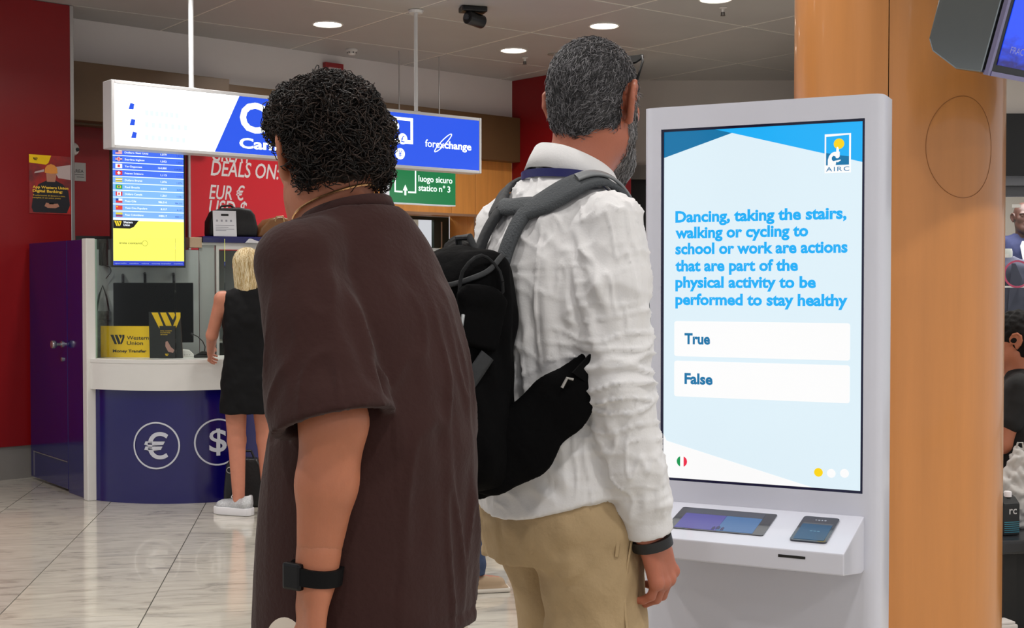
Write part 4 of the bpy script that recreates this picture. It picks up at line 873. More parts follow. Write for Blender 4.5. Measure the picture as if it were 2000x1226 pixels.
# ------------------------------------------------------------------ figure building: distance fields meshed with surface nets
def _v(p): return np.asarray(p, np.float32)
def smooth_path(P, n=8):
    P = [np.asarray(p, float) for p in P]; P = [2*P[0]-P[1]]+P+[2*P[-1]-P[-2]]; out = []
    for i in range(1, len(P)-2):
        for q in range(n):
            t = q/n; a, b, c, d = P[i-1], P[i], P[i+1], P[i+2]
            out.append(0.5*((2*b)+(-a+c)*t+(2*a-5*b+4*c-d)*t*t+(-a+3*b-3*c+d)*t**3))
    out.append(P[-2]); return np.array(out)
class SDF:
    def __init__(s, lo, hi, h):
        s.lo = _v(lo); s.h = h; n = np.ceil((_v(hi)-s.lo)/h).astype(int)+1; s.n = n
        s.ax = [s.lo[i]+np.arange(n[i], dtype=np.float32)*h for i in range(3)]; s.F = np.full(n, 0.3, np.float32)
    def _sl(s, lo, hi):
        a = np.maximum(np.floor((_v(lo)-s.lo)/s.h).astype(int), 0); b = np.minimum(np.ceil((_v(hi)-s.lo)/s.h).astype(int)+1, s.n)
        if np.any(b <= a): return None
        sl = tuple(slice(a[i], b[i]) for i in range(3))
        return sl, s.ax[0][sl[0]][:, None, None], s.ax[1][sl[1]][None, :, None], s.ax[2][sl[2]][None, None, :]
    def _put(s, sl, d, k, op):
        f = s.F[sl]
        if op == 'add':
            if k > 0: hh = np.clip(0.5+0.5*(f-d)/k, 0, 1); r = f*(1-hh)+d*hh-k*hh*(1-hh)
            else: r = np.minimum(f, d)
        else:
            d = -d
            if k > 0: hh = np.clip(0.5-0.5*(f-d)/k, 0, 1); r = f*(1-hh)+d*hh+k*hh*(1-hh)
            else: r = np.maximum(f, d)
        s.F[sl] = r
    def cone(s, a, b, ra, rb, k=0.012, op='add', flat=None, M=0.06):
        a = _v(a); b = _v(b); R = max(ra, rb)+k+M
        g = s._sl(np.minimum(a, b)-R, np.maximum(a, b)+R)
        if g is None: return s
        sl, x, y, z = g; ab = b-a; L = float(ab@ab)+1e-9
        t = np.clip(((x-a[0])*ab[0]+(y-a[1])*ab[1]+(z-a[2])*ab[2])/L, 0, 1)
        dx, dy, dz = x-a[0]-t*ab[0], y-a[1]-t*ab[1], z-a[2]-t*ab[2]; q = dx*dx+dy*dy+dz*dz
        if flat is not None: nv, f = flat; dn = dx*nv[0]+dy*nv[1]+dz*nv[2]; q = q+(f*f-1)*dn*dn
        s._put(sl, np.sqrt(q)-(ra+(rb-ra)*t), k, op); return s
    def chain(s, P, R, k=0.01, **kw):
        for i in range(len(P)-1): s.cone(P[i], P[i+1], R[i], R[i+1], k, **kw)
        return s
    def ell(s, c, r, k=0.012, op='add', R=None, M=0.06):
        c = _v(c); r = _v(r); m = float(r.max())+k+M; g = s._sl(c-m, c+m)
        if g is None: return s
        sl, x, y, z = g; X = x-c[0]; Y = y-c[1]; Z = z-c[2]
        if R is not None:
            R = np.asarray(R, np.float32); X, Y, Z = (R[0, i]*X+R[1, i]*Y+R[2, i]*Z for i in range(3))
        k0 = np.sqrt((X/r[0])**2+(Y/r[1])**2+(Z/r[2])**2); k1 = np.sqrt((X/r[0]**2)**2+(Y/r[1]**2)**2+(Z/r[2]**2)**2)+1e-6
        s._put(sl, k0*(k0-1)/k1, k, op); return s
    def box(s, c, b, rad, k=0.01, op='add', R=None, M=0.06):
        c = _v(c); b = _v(b); m = float(np.linalg.norm(b))+k+M; g = s._sl(c-m, c+m)
        if g is None: return s
        sl, x, y, z = g; X = x-c[0]; Y = y-c[1]; Z = z-c[2]
        if R is not None:
            R = np.asarray(R, np.float32); X, Y, Z = (R[0, i]*X+R[1, i]*Y+R[2, i]*Z for i in range(3))
        qx, qy, qz = np.abs(X)-b[0]+rad, np.abs(Y)-b[1]+rad, np.abs(Z)-b[2]+rad
        d = np.sqrt(np.maximum(qx, 0)**2+np.maximum(qy, 0)**2+np.maximum(qz, 0)**2)+np.minimum(np.maximum(qx, np.maximum(qy, qz)), 0)-rad
        s._put(sl, d, k, op); return s
    def zloft(s, st, k=0.02, op='add', p=2.2):
        st = smooth_path([list(q) for q in st], 6); zz = st[:, 0]; o = np.argsort(zz); st = st[o]; z1, z0 = st[-1, 0], st[0, 0]
        m = max(st[:, 3].max(), st[:, 4].max())+0.1; g = s._sl((st[:, 1].min()-m, st[:, 2].min()-m, z0-0.06), (st[:, 1].max()+m, st[:, 2].max()+m, z1+0.06)); sl, x, y, z = g
        I = lambda c: np.interp(z.ravel(), st[:, 0], st[:, c]).astype(np.float32).reshape(z.shape)
        cx, cy, rx, ry = I(1), I(2), I(3), I(4)
        q = (np.abs((x-cx)/rx)**p+np.abs((y-cy)/ry)**p+1e-9)**(1/p); d = (q-1)*np.minimum(rx, ry)*1.05
        d = np.maximum(d, np.maximum(z-z1, z0-z)); s._put(sl, d, k, op); return s
    def cut(s, fn):                    # keep where fn(x,y,z) < 0
        x, y, z = s.ax[0][:, None, None], s.ax[1][None, :, None], s.ax[2][None, None, :]
        s.F = np.maximum(s.F, fn(x, y, z).astype(np.float32)); return s
    def sample(s, P):
        q = (np.asarray(P, np.float32)-s.lo)/s.h; q = np.clip(q, 0, s.n-1.001); i = q.astype(int); f = q-i; r = 0
        for a in (0, 1):
            for b in (0, 1):
                for c in (0, 1):
                    w = (f[:, 0] if a else 1-f[:, 0])*(f[:, 1] if b else 1-f[:, 1])*(f[:, 2] if c else 1-f[:, 2]); r = r+w*s.F[i[:, 0]+a, i[:, 1]+b, i[:, 2]+c]
        return r
    def grad(s, P, e=None):
        e = e or s.h*1.5; P = np.asarray(P, np.float32); G = np.zeros_like(P)
        for i in range(3):
            d = np.zeros(3, np.float32); d[i] = e; G[:, i] = s.sample(P+d)-s.sample(P-d)
        return G/(np.linalg.norm(G, axis=1, keepdims=True)+1e-9)
    def project(s, P, off=0.0, it=8):
        P = np.array(P, np.float32)
        for _ in range(it): P = P-s.grad(P)*(s.sample(P)-off)[:, None]*0.8
        return P
    def mesh(s, smooth=1):
        F = s.F; ins = F < 0
        cs = ins[:-1, :-1, :-1].astype(np.int8)
        tot = np.zeros(tuple(np.array(F.shape)-1), np.int8)
        for a in (0, 1):
            for b in (0, 1):
                for c in (0, 1): tot += ins[a:F.shape[0]-1+a, b:F.shape[1]-1+b, c:F.shape[2]-1+c]
        act = (tot > 0) & (tot < 8); I, J, K = np.nonzero(act); n = len(I)
        ids = np.full(act.shape, -1, np.int32); ids[I, J, K] = np.arange(n)
        cor = [(a, b, c) for a in (0, 1) for b in (0, 1) for c in (0, 1)]; val = np.stack([F[I+a, J+b, K+c] for a, b, c in cor], 1)
        pos = np.zeros((n, 3), np.float32); cnt = np.zeros(n, np.float32)
        for i in range(8):
            for j in range(i+1, 8):
                if sum(abs(cor[i][q]-cor[j][q]) for q in range(3)) != 1: continue
                vi, vj = val[:, i], val[:, j]; cr = (vi < 0) != (vj < 0); t = np.where(cr, vi/(vi-vj+1e-12), 0)
                ci, cj = np.array(cor[i], np.float32), np.array(cor[j], np.float32)
                pos += np.where(cr[:, None], ci+t[:, None]*(cj-ci), 0); cnt += cr
        V = s.lo+(np.stack([I, J, K], 1)+pos/cnt[:, None])*s.h; Q = []
        for ax in range(3):
            a = [slice(None)]*3; b = [slice(None)]*3; a[ax] = slice(0, -1); b[ax] = slice(1, None); A, B = ins[tuple(a)], ins[tuple(b)]
            E = np.argwhere(A != B); u, w = (ax+1) % 3, (ax+2) % 3
            ok = (E[:, u] > 0) & (E[:, w] > 0) & (E[:, u] < F.shape[u]-1) & (E[:, w] < F.shape[w]-1); E = E[ok]
            def cell(du, dw): C = E.copy(); C[:, u] -= du; C[:, w] -= dw; return ids[C[:, 0], C[:, 1], C[:, 2]]
            q = np.stack([cell(1, 1), cell(0, 1), cell(0, 0), cell(1, 0)], 1); flip = ~A[E[:, 0], E[:, 1], E[:, 2]]; q[flip] = q[flip][:, ::-1]; Q.append(q)
        Q = np.concatenate(Q); Q = Q[(Q >= 0).all(1)]
        for _ in range(smooth): V = relax(V, Q, 0.5)
        return V.astype(np.float32), Q
def relax(V, Q, w):
    S_ = np.zeros_like(V); C = np.zeros(len(V), np.float32)
    for i in range(4):
        for j in (1, 3): np.add.at(S_, Q[:, i], V[Q[:, (i+j) % 4]]); np.add.at(C, Q[:, i], 1)
    return V*(1-w)+w*S_/np.maximum(C, 1)[:, None]
def normals(V, Q):
    n = np.cross(V[Q[:, 2]]-V[Q[:, 0]], V[Q[:, 3]]-V[Q[:, 1]]); N = np.zeros_like(V)
    for i in range(4): np.add.at(N, Q[:, i], n)
    return N/(np.linalg.norm(N, axis=1, keepdims=True)+1e-12)
def noise(P, lam, seed=0, n=24, stretch=(1, 1, 1)):
    r = np.random.RandomState(seed); k = r.normal(size=(n, 3)); k = k/np.linalg.norm(k, axis=1, keepdims=True)*(2*PI/lam)*r.uniform(0.6, 1.5, (n, 1))/np.array(stretch); ph = r.uniform(0, 2*PI, n)
    return np.sin(P@k.T.astype(np.float32)+ph).sum(1)/math.sqrt(n)
def ridge(V, path, w, amp):
    """fold running along a polyline: crest with shallow valleys beside it"""
    P = smooth_path(path, 5) if len(path) > 2 else np.array(path, float); d2 = np.full(len(V), 1e9); tt = np.zeros(len(V)); n = len(P)-1
    for i in range(n):
        a, b = P[i].astype(np.float32), P[i+1].astype(np.float32); ab = b-a; t = np.clip(((V-a)@ab)/(ab@ab+1e-9), 0, 1); q = ((V-a-t[:, None]*ab)**2).sum(1)
        u = q < d2; d2[u] = q[u]; tt[u] = (i+t[u])/n
    d = np.sqrt(d2); fade = np.clip(np.minimum(tt, 1-tt)*5+0.25, 0, 1)
    return amp*fade*(np.exp(-(d/w)**2)-0.45*np.exp(-(d/(2*w))**2))
def folded(V, Q, fn):
    N = normals(V, Q); return V+N*fn(V, N)[:, None].astype(np.float32)
def strands_mesh(P, r, sides=3):
    """P (n,m,3) polylines, r (m,) radii -> tubes"""
    n, m, _ = P.shape; T = np.gradient(P, axis=1); T /= np.linalg.norm(T, axis=2, keepdims=True)+1e-9
    ref = np.zeros_like(T); ref[..., 0] = 0.31; ref[..., 1] = 0.52; ref[..., 2] = 0.79
    U = np.cross(T, ref); U /= np.linalg.norm(U, axis=2, keepdims=True)+1e-9; Wv = np.cross(T, U); V = []
    for q in range(sides):
        a = 2*PI*q/sides; V.append(P+(U*math.cos(a)+Wv*math.sin(a))*np.asarray(r)[None, :, None])
    V = np.stack(V, 2).reshape(-1, 3); base = (np.arange(n)[:, None]*m+np.arange(m-1)[None, :]).reshape(-1)*sides; F = []
    for q in range(sides): F.append(np.stack([base+q, base+(q+1) % sides, base+sides+(q+1) % sides, base+sides+q], 1))
    return V.astype(np.float32), np.concatenate(F)
def hair_mat(name, dark, light, bias=0.5, rough=0.45):
    m = bpy.data.materials.new(name); m.use_nodes = True; nt = m.node_tree; b = nt.nodes['Principled BSDF']
    g = nt.nodes.new('ShaderNodeNewGeometry'); r = nt.nodes.new('ShaderNodeValToRGB'); r.color_ramp.elements[0].color = (*lin(dark), 1); r.color_ramp.elements[1].color = (*lin(light), 1)
    r.color_ramp.elements[0].position = bias-0.3; r.color_ramp.elements[1].position = bias+0.3
    nt.links.new(g.outputs['Random Per Island'], r.inputs[0]); nt.links.new(r.outputs[0], b.inputs['Base Color']); b.inputs['Roughness'].default_value = rough; b.inputs['Specular IOR Level'].default_value = 0.35; return m
def rotz(a): c, s_ = math.cos(a), math.sin(a); return np.array([[c, -s_, 0], [s_, c, 0], [0, 0, 1]], np.float32)
def head_frame(c, yaw, pitch=0.0, scale=1.0):
    """head-local -> person-local. yaw ccw, pitch>0 looks down"""
    cp, sp = math.cos(pitch), math.sin(pitch); Rx = np.array([[1, 0, 0], [0, cp, sp], [0, -sp, cp]], np.float32); R = rotz(yaw)@Rx
    return lambda p: _v(c)+(R@(_v(p)*scale)), R, scale
def build_head(h, T, R, s, ears=True, ear=1.0, neck_to=None, neck_r=0.056, jaw=1.0):
    E = lambda c, r, k=0.02, op='add': h.ell(T(c), _v(r)*s, k*s, op, R)
    C = lambda a, b, ra, rb, k=0.015, op='add': h.cone(T(a), T(b), ra*s, rb*s, k*s, op)
    E((0, -.012, .030), (.075, .097, .088)); E((0, .032, -.03), (.060, .060, .086)); E((0, -.035, -.02), (.064, .066, .07))
    C((0, .02, -.068), (0, .066, -.098), .052*jaw, .030*jaw, .03); C((.035, .01, -.065), (.018, .06, -.092), .03*jaw, .026*jaw, .03); C((-.035, .01, -.065), (-.018, .06, -.092), .03*jaw, .026*jaw, .03)
    for q in (-1, 1):
        E((q*.038, .058, -.014), (.026, .024, .026)); E((q*.030, .082, .028), (.026, .016, .010), .012)
        E((q*.031, .098, .010), (.016, .014, .010), .010, 'sub'); E((q*.031, .080, .010), (.0125, .0125, .0115), .003)
    C((0, .086, .018), (0, .112, -.022), .009, .0125, .012); E((.010, .098, -.026), (.009, .010, .007), .006); E((-.010, .098, -.026), (.009, .010, .007), .006)
    E((0, .091, -.050), (.024, .010, .006), .006); E((0, .090, -.060), (.020, .010, .006), .006); h.cone(T((-.02, .102, -.055)), T((.02, .102, -.055)), .0016*s, .0016*s, .002, 'sub')
    if ears:
        for q in (-1, 1):
            P = [(.020, -.014), (.022, .010), (.012, .030), (-.008, .035), (-.022, .022), (-.024, .002), (-.016, -.016), (-.004, -.030)]
            out = [0.070, .074, .081, .089, .094, .093, .087, .078]
            pts = [T((q*(.070+(o-.070)*ear), y*ear-.004, z*ear-.004)) for (y, z), o in zip(P, out)]; h.chain(pts, [.0055*s, .0055*s, .0052*s, .0052*s, .0055*s, .0055*s, .0062*s, .008*s], .004)
            Re = R@rotz(q*math.radians(28)); h.ell(T((q*(.070+.009*ear), -.008, .000)), _v((.0055, .022*ear, .030*ear))*s, .006*s, 'add', Re); h.ell(T((q*(.070+.020*ear), -.002, -.004)), _v((.010, .010, .016))*ear*s, .006*s, 'sub', R)
    if neck_to is not None: h.cone(T((0, -.028, -.055)), neck_to, neck_r*s*0.97, neck_r*1.05*s, .03); h.cone(T((0, -.005, -.075)), np.asarray(neck_to)+R@_v((0, .015, 0)), neck_r*.85*s, neck_r*s, .03)
def build_hand(h, Wp, d, n, r, curl=(25, 35, 25), s=1.0, thumb=(0.5, 0.5), spread=0.06, curls=None):
    """Wp wrist, d towards the fingers, n the way the palm faces, r towards the thumb side"""
    d, n, r = (_v(x)/np.linalg.norm(x) for x in (d, n, r)); Wp = _v(Wp)
    kn = [(.030, .088), (.010, .093), (-.011, .089), (-.030, .079)]; ln = [.074, .082, .076, .060]
    h.cone(Wp-d*.03*s, Wp+d*.02*s, .027*s, .027*s, .02, flat=(n, 1.25))
    for i, (a, L) in enumerate(kn):
        K = Wp+r*a*s+d*L*s; h.cone(Wp+r*a*.55*s+d*.012*s, K, .0165*s, .0128*s, .012, flat=(n, 1.1)); h.ell(K-n*.003*s, (.0115*s,)*3, .006)
    h.ell(Wp+d*.045*s+n*.008*s+r*.018*s, (.02*s, .02*s, .02*s), .02)
    for i, (a, L) in enumerate(kn):
        c = curls[i] if curls else curl; p = Wp+r*a*s+d*L*s; ang = 0.0; rad = [.0098, .0090, .0080, .0068]
        if i == 3: rad = [q*.86 for q in rad]
        for j, f in enumerate((.45, .31, .24)):
            ang += math.radians(c[j]); dd = d*math.cos(ang)+n*math.sin(ang)+r*(spread*(1.5-i)*(1 if j == 0 else .4)); dd /= np.linalg.norm(dd); q = p+dd*ln[i]*f*s
            h.cone(p, q, rad[j]*s, rad[j+1]*s, .0035); 
            if j == 2: h.ell(q-n*math.cos(ang)*.004*s-dd*.002*s, (.0055*s,)*3, .002)
            p = q
    tb = Wp+d*.022*s+r*.022*s+n*.008*s; m1 = tb+(d*.62+r*(.62*thumb[0]+.25)+n*.45*thumb[1])*.042*s; m2 = m1+(d*.80+r*.30*thumb[0]+n*.42*thumb[1])*.034*s; m3 = m2+(d*.86+r*.05+n*.40*thumb[1])*.026*s
    h.chain([tb, m1, m2, m3], [.0165*s, .0125*s, .0105*s, .0085*s], .008)
def strap_on(sdf, path, width, thick, off, n=8, up=None):
    P = smooth_path(path, n); P = sdf.project(P, off); T = np.gradient(P, axis=0); T /= np.linalg.norm(T, axis=1, keepdims=True)
    N = sdf.grad(P, 0.02); Sd = np.cross(T, N); Sd /= np.linalg.norm(Sd, axis=1, keepdims=True); w = np.asarray(width) if np.ndim(width) else np.full(len(P), width)
    if len(w) != len(P): w = np.interp(np.linspace(0, 1, len(P)), np.linspace(0, 1, len(w)), w)
    rows = []
    for u in (-.5, -.25, 0, .25, .5):
        X = sdf.project(P+Sd*(u*w)[:, None], off, 6); rows.append(X)
    V = []; m = len(P)
    for i in range(m):
        bot = [rows[q][i] for q in range(5)]; top = [rows[q][i]+N[i]*thick*(1.0 if 0 < q < 4 else .75) for q in range(5)]; V += bot+top[::-1]
    F = []
    for i in range(m-1):
        for q in range(10): F.append((i*10+q, i*10+(q+1) % 10, (i+1)*10+(q+1) % 10, (i+1)*10+q))
    return np.array(V, np.float32), np.array(F)
def sobj(name, VF, m, parent): return mesh_np(name, VF[0], VF[1], m, parent, True)
def joinVF(*L):
    V, F, b = [], [], 0
    for v, f in L: V.append(v); F.append(f+b); b += len(v)
    return np.concatenate(V), np.concatenate(F)
M_skin = mat('skin_tan', '#ab6a4d', 0.5, sub=0.15, var=0.05, vscale=25, bump=0.05, bscale=300)
M_skin2 = mat('skin_warm', '#a9644c', 0.5, sub=0.15, var=0.05, vscale=25, bump=0.05, bscale=300)
M_skin3 = mat('skin_rosy', '#c27f66', 0.5, sub=0.15, var=0.05, vscale=25)
# ------------------------------------------------------------------ man in the white shirt (local: x his right, y forward, z up)
MANPHI = math.radians(55)
man = empty('person', (0.0884, 2.60, 0), -MANPHI, 'grey-haired bearded man in white shirt and khaki trousers facing the kiosk', 'person')
sh_ = (.172, .0, 1.498); el_ = (.198, -.005, 1.19); wr_ = (.208, .072, .90)
sl_ = (-.175, 0, 1.505); ell_ = (-.205, .03, 1.215); wrl_ = (-.16, .19, 1.02)
hc = (0, .102, 1.752); T, R, hs = head_frame(hc, math.radians(23), math.radians(2), 1.07)
body = SDF((-.32, -.28, .02), (.32, .30, 1.66), .009)
body.zloft([(.90, 0, .02, .155, .115), (1.0, 0, .02, .16, .115), (1.15, 0, .01, .145, .105), (1.35, 0, 0, .15, .10), (1.46, 0, 0, .12, .08), (1.54, 0, .02, .07, .055), (1.60, 0, .04, .05, .05)])
for q, S0, E0, W0 in ((1, sh_, el_, wr_), (-1, sl_, ell_, wrl_)):
    body.cone((q*.05, .01, 1.505), S0, .038, .045, .03).cone(S0, E0, .05, .042, .02).cone(E0, W0, .044, .029, .015)
    lx_ = .095 if q > 0 else .072; ly_ = .04 if q > 0 else .07; body.chain([(q*lx_, .02, .92), (q*lx_, ly_, .52), (q*.10, ly_-.02, .10)], [.08, .058, .042], .03).cone((q*.10, .02, .06), (q*.115, .17, .05), .034, .028, .02)
hd = SDF(np.array(hc)-(.16, .17, .22), np.array(hc)+(.16, .18, .16), .0042); build_head(hd, T, R, hs, ear=1.12, neck_to=(0, .035, 1.575), neck_r=.058)
hnd = SDF((.10, -.06, .70), (.30, .22, .97), .0026)
hd_, hn_ = np.array((.05, .34, -.94)), np.array((-.92, -.34, -.18)); hr_ = np.cross(hd_, hn_); hr_ = hr_/np.linalg.norm(hr_)
if hr_[1] < 0: hr_ = -hr_
hnd.cone(_v(wr_)+(_v(el_)-_v(wr_))*.2, wr_, .029, .028, .01)
build_hand(hnd, wr_, hd_, hn_, hr_, s=1.16, thumb=(.35, .9), curls=[(38, 42, 30), (36, 40, 28), (36, 38, 26), (34, 36, 24)])
hnl = SDF((-.26, .10, .84), (-.04, .36, 1.08), .004); build_hand(hnl, wrl_, (.25, .45, -.85), (.6, -.6, 0), (.6, .6, .3), (35, 40, 30), 1.0)
sobj('body', joinVF(body.mesh(1), hd.mesh(2), hnd.mesh(2), hnl.mesh(1)), M_skin2, man)
for q in (-1, 1):
    p = T((q*.031, .0835, .010)); MB().lathe([(.001, -.012), (.008, -.009), (.0115, 0), (.008, .009), (.001, .012)], 12, tuple(p)).build('eye', mat('eye_white', '#dcd8d2', .2), man, smooth=True)
# cropped grey hair: felted base plus thousands of short strands
hb = SDF(np.array(hc)-(.15, .17, .16), np.array(hc)+(.15, .16, .16), .0045)
hb.ell(T((0, -.012, .030)), _v((.0815, .1035, .0945))*hs, .01, R=R).ell(T((0, -.037, -.024)), _v((.0685, .0715, .078))*hs, .02, R=R)
def facecut(x, y, z):
    P = np.stack(np.broadcast_arrays(x-hc[0], y-hc[1], z-hc[2]), -1)@R/hs; X, Y, Z = P[..., 0], P[..., 1], P[..., 2]
    front = Y-(.060+.30*np.maximum(Z-.05, -.2)-.25*np.maximum(.03-Z, 0)-.0*X); front = np.where(Z > .075, Y-.082+.0*Z, front)
    nape = -(Z+.094+.35*(Y+.07)-.95*np.maximum(np.abs(X)-.012, 0)); low = np.where(Y > -.02, -(Z+.024), nape)
    low = np.maximum(low, nape); return np.maximum(front, low)*hs
hb.cut(facecut)
for q in (-1, 1): hb.ell(T((q*.083, -.006, -.006)), _v((.024, .030, .046))*hs, .004, 'sub', R)
HV, HQ = hb.mesh(2); HV = HV+normals(HV, HQ)*(noise(HV, .012, 3)*.0006)[:, None].astype(np.float32)
M_ghair = hair_mat('grey_hair', '#262527', '#858386', .64, .5)
M_gbase = mat('grey_hair_base', '#2a2829', .75, col2='#4c4a4c', vscale=70, bump=.5, bscale=160)
hair = sobj('hair', (HV, HQ), M_gbase, man)
rs = np.random.RandomState(5); N = normals(HV, HQ); L = (HV-_v(hc))@R/hs
ok = np.nonzero(((L[:, 0]/.081)**2+((L[:, 1]+.012)/.103)**2+((L[:, 2]-.03)/.094)**2 > .80) & (N@_v((0, 0, 1)) > -.75))[0]; pick = rs.choice(ok, 12000); 
def short_hair(V, N, pick, R, length, rad, m=4, lift=.35, flow=(0, -.75, -.7), seed=1, swirl=None):
    r_ = np.random.RandomState(seed); p = V[pick]+r_.normal(0, .0012, (len(pick), 3)); n = N[pick]; f = (R@_v(flow)); f = f-n*(n@f)[:, None]; f /= np.linalg.norm(f, axis=1, keepdims=True)+1e-6
    f = f+r_.normal(0, .45, f.shape); f -= n*(f*n).sum(1, keepdims=True); f /= np.linalg.norm(f, axis=1, keepdims=True)+1e-6
    Ls = length*r_.uniform(.6, 1.25, (len(pick), 1)); P = np.stack([p-n*.001+(f*(t)+n*(lift*t*(1.3-t)))*Ls for t in np.linspace(0, 1, m)], 1)
    return strands_mesh(P.astype(np.float32), rad)
o = sobj('hair_strands', short_hair(HV, N, pick, R, .014, [.00065, .0007, .0006, .0002]), M_ghair, hair); o['kind'] = 'stuff'
# beard
bd = SDF(np.array(hc)-(.13, .15, .20), np.array(hc)+(.13, .17, .06), .0042)
bd.cone(T((0, .022, -.075)), T((0, .070, -.112)), .056*hs, .036*hs, .02).cone(T((.040, .008, -.060)), T((.02, .062, -.10)), .030*hs, .032*hs, .02).cone(T((-.040, .008, -.060)), T((-.02, .062, -.10)), .030*hs, .032*hs, .02)
bd.cone(T((.066, .022, .02)), T((.052, .022, -.06)), .012*hs, .022*hs, .012).cone(T((-.066, .022, .02)), T((-.052, .022, -.06)), .012*hs, .022*hs, .012).cone(T((0, .075, -.12)), T((0, .078, -.150)), .030*hs, .020*hs, .02)
def beardcut(x, y, z):
    P = np.stack(np.broadcast_arrays(x-hc[0], y-hc[1], z-hc[2]), -1)@R/hs; return np.maximum(.008-P[..., 1], P[..., 2]-.02)*hs
bd.cut(beardcut); bd.ell(T((0, .098, -.055)), _v((.022, .012, .008))*hs, .004, 'sub', R)
BV, BQ = bd.mesh(2); M_beard = hair_mat('grey_beard', '#4a4848', '#a5a3a4', .5, .6); beard = sobj('beard', (BV, BQ), mat('beard_base', '#5b5858', .8, col2='#7e7b7b', vscale=60, bump=.4, bscale=140), man)
BN = normals(BV, BQ); pick = rs.choice(len(BV), 4500); o = sobj('beard_strands', short_hair(BV, BN, pick, R, .016, [.0007, .0007, .0006, .0002], lift=.5, flow=(0, .15, -1), seed=2), M_beard, beard); o['kind'] = 'stuff'
# shirt ----------------------------------------------------------------------
M_shirt = mat('white_cotton', '#d9d8d9', .75, var=.02, vscale=8, bump=.08, bscale=240, sheen=.1)
st = SDF((-.34, -.27, .84), (.33, .33, 1.70), .0052)
st.zloft([(.86, 0, .022, .205, .165), (.95, 0, .018, .198, .158), (1.05, 0, .012, .188, .150), (1.18, 0, .004, .184, .146), (1.32, 0, -.004, .190, .146), (1.42, 0, -.008, .180, .136), (1.50, 0, -.004, .150, .114), (1.565, 0, .012, .098, .086), (1.615, 0, .030, .074, .074), (1.64, 0, .035, .070, .071)], .02)
st.cut(lambda x, y, z: .916+.052*np.clip(np.abs(x)/.19, 0, 1)**2+.02*np.clip((y-.05)/.1, 0, 1)-z)
st.cut(lambda x, y, z: z-1.612+0*x+0*y)
for q, S0, E0, W0 in ((1, sh_, el_, wr_), (-1, sl_, ell_, wrl_)):
    S0, E0, W0 = _v(S0), _v(E0), _v(W0); D = (W0-E0)/np.linalg.norm(W0-E0)
    st.cone((q*.06, .005, 1.540), S0+(q*.002, 0, -.008), .05, .058, .035)
    st.chain([S0+(0, 0, -.01), S0*.62+E0*.38+_v((q*.004, -.004, 0)), E0, E0*.45+W0*.55+_v((0, -.006, 0)), W0-D*.062], [.068, .073, .070, .063, .055], .012)
    st.chain([W0-D*.060, W0-D*.004], [.0475, .0465], .006)
WR = _v(wr_); WD = (_v(wr_)-_v(el_)); WD /= np.linalg.norm(WD)
near = lambda x, y, z: np.sqrt((x-WR[0])**2+(y-WR[1])**2+(z-WR[2])**2)
st.cut(lambda x, y, z: np.where(near(x, y, z) < .11, (x-WR[0])*WD[0]+(y-WR[1])*WD[1]+(z-WR[2])*WD[2]-.004, -1))
st.cone(WR-WD*.012, WR+WD*.05, .033, .035, 0, 'sub')
SV, SQ = st.mesh(1)
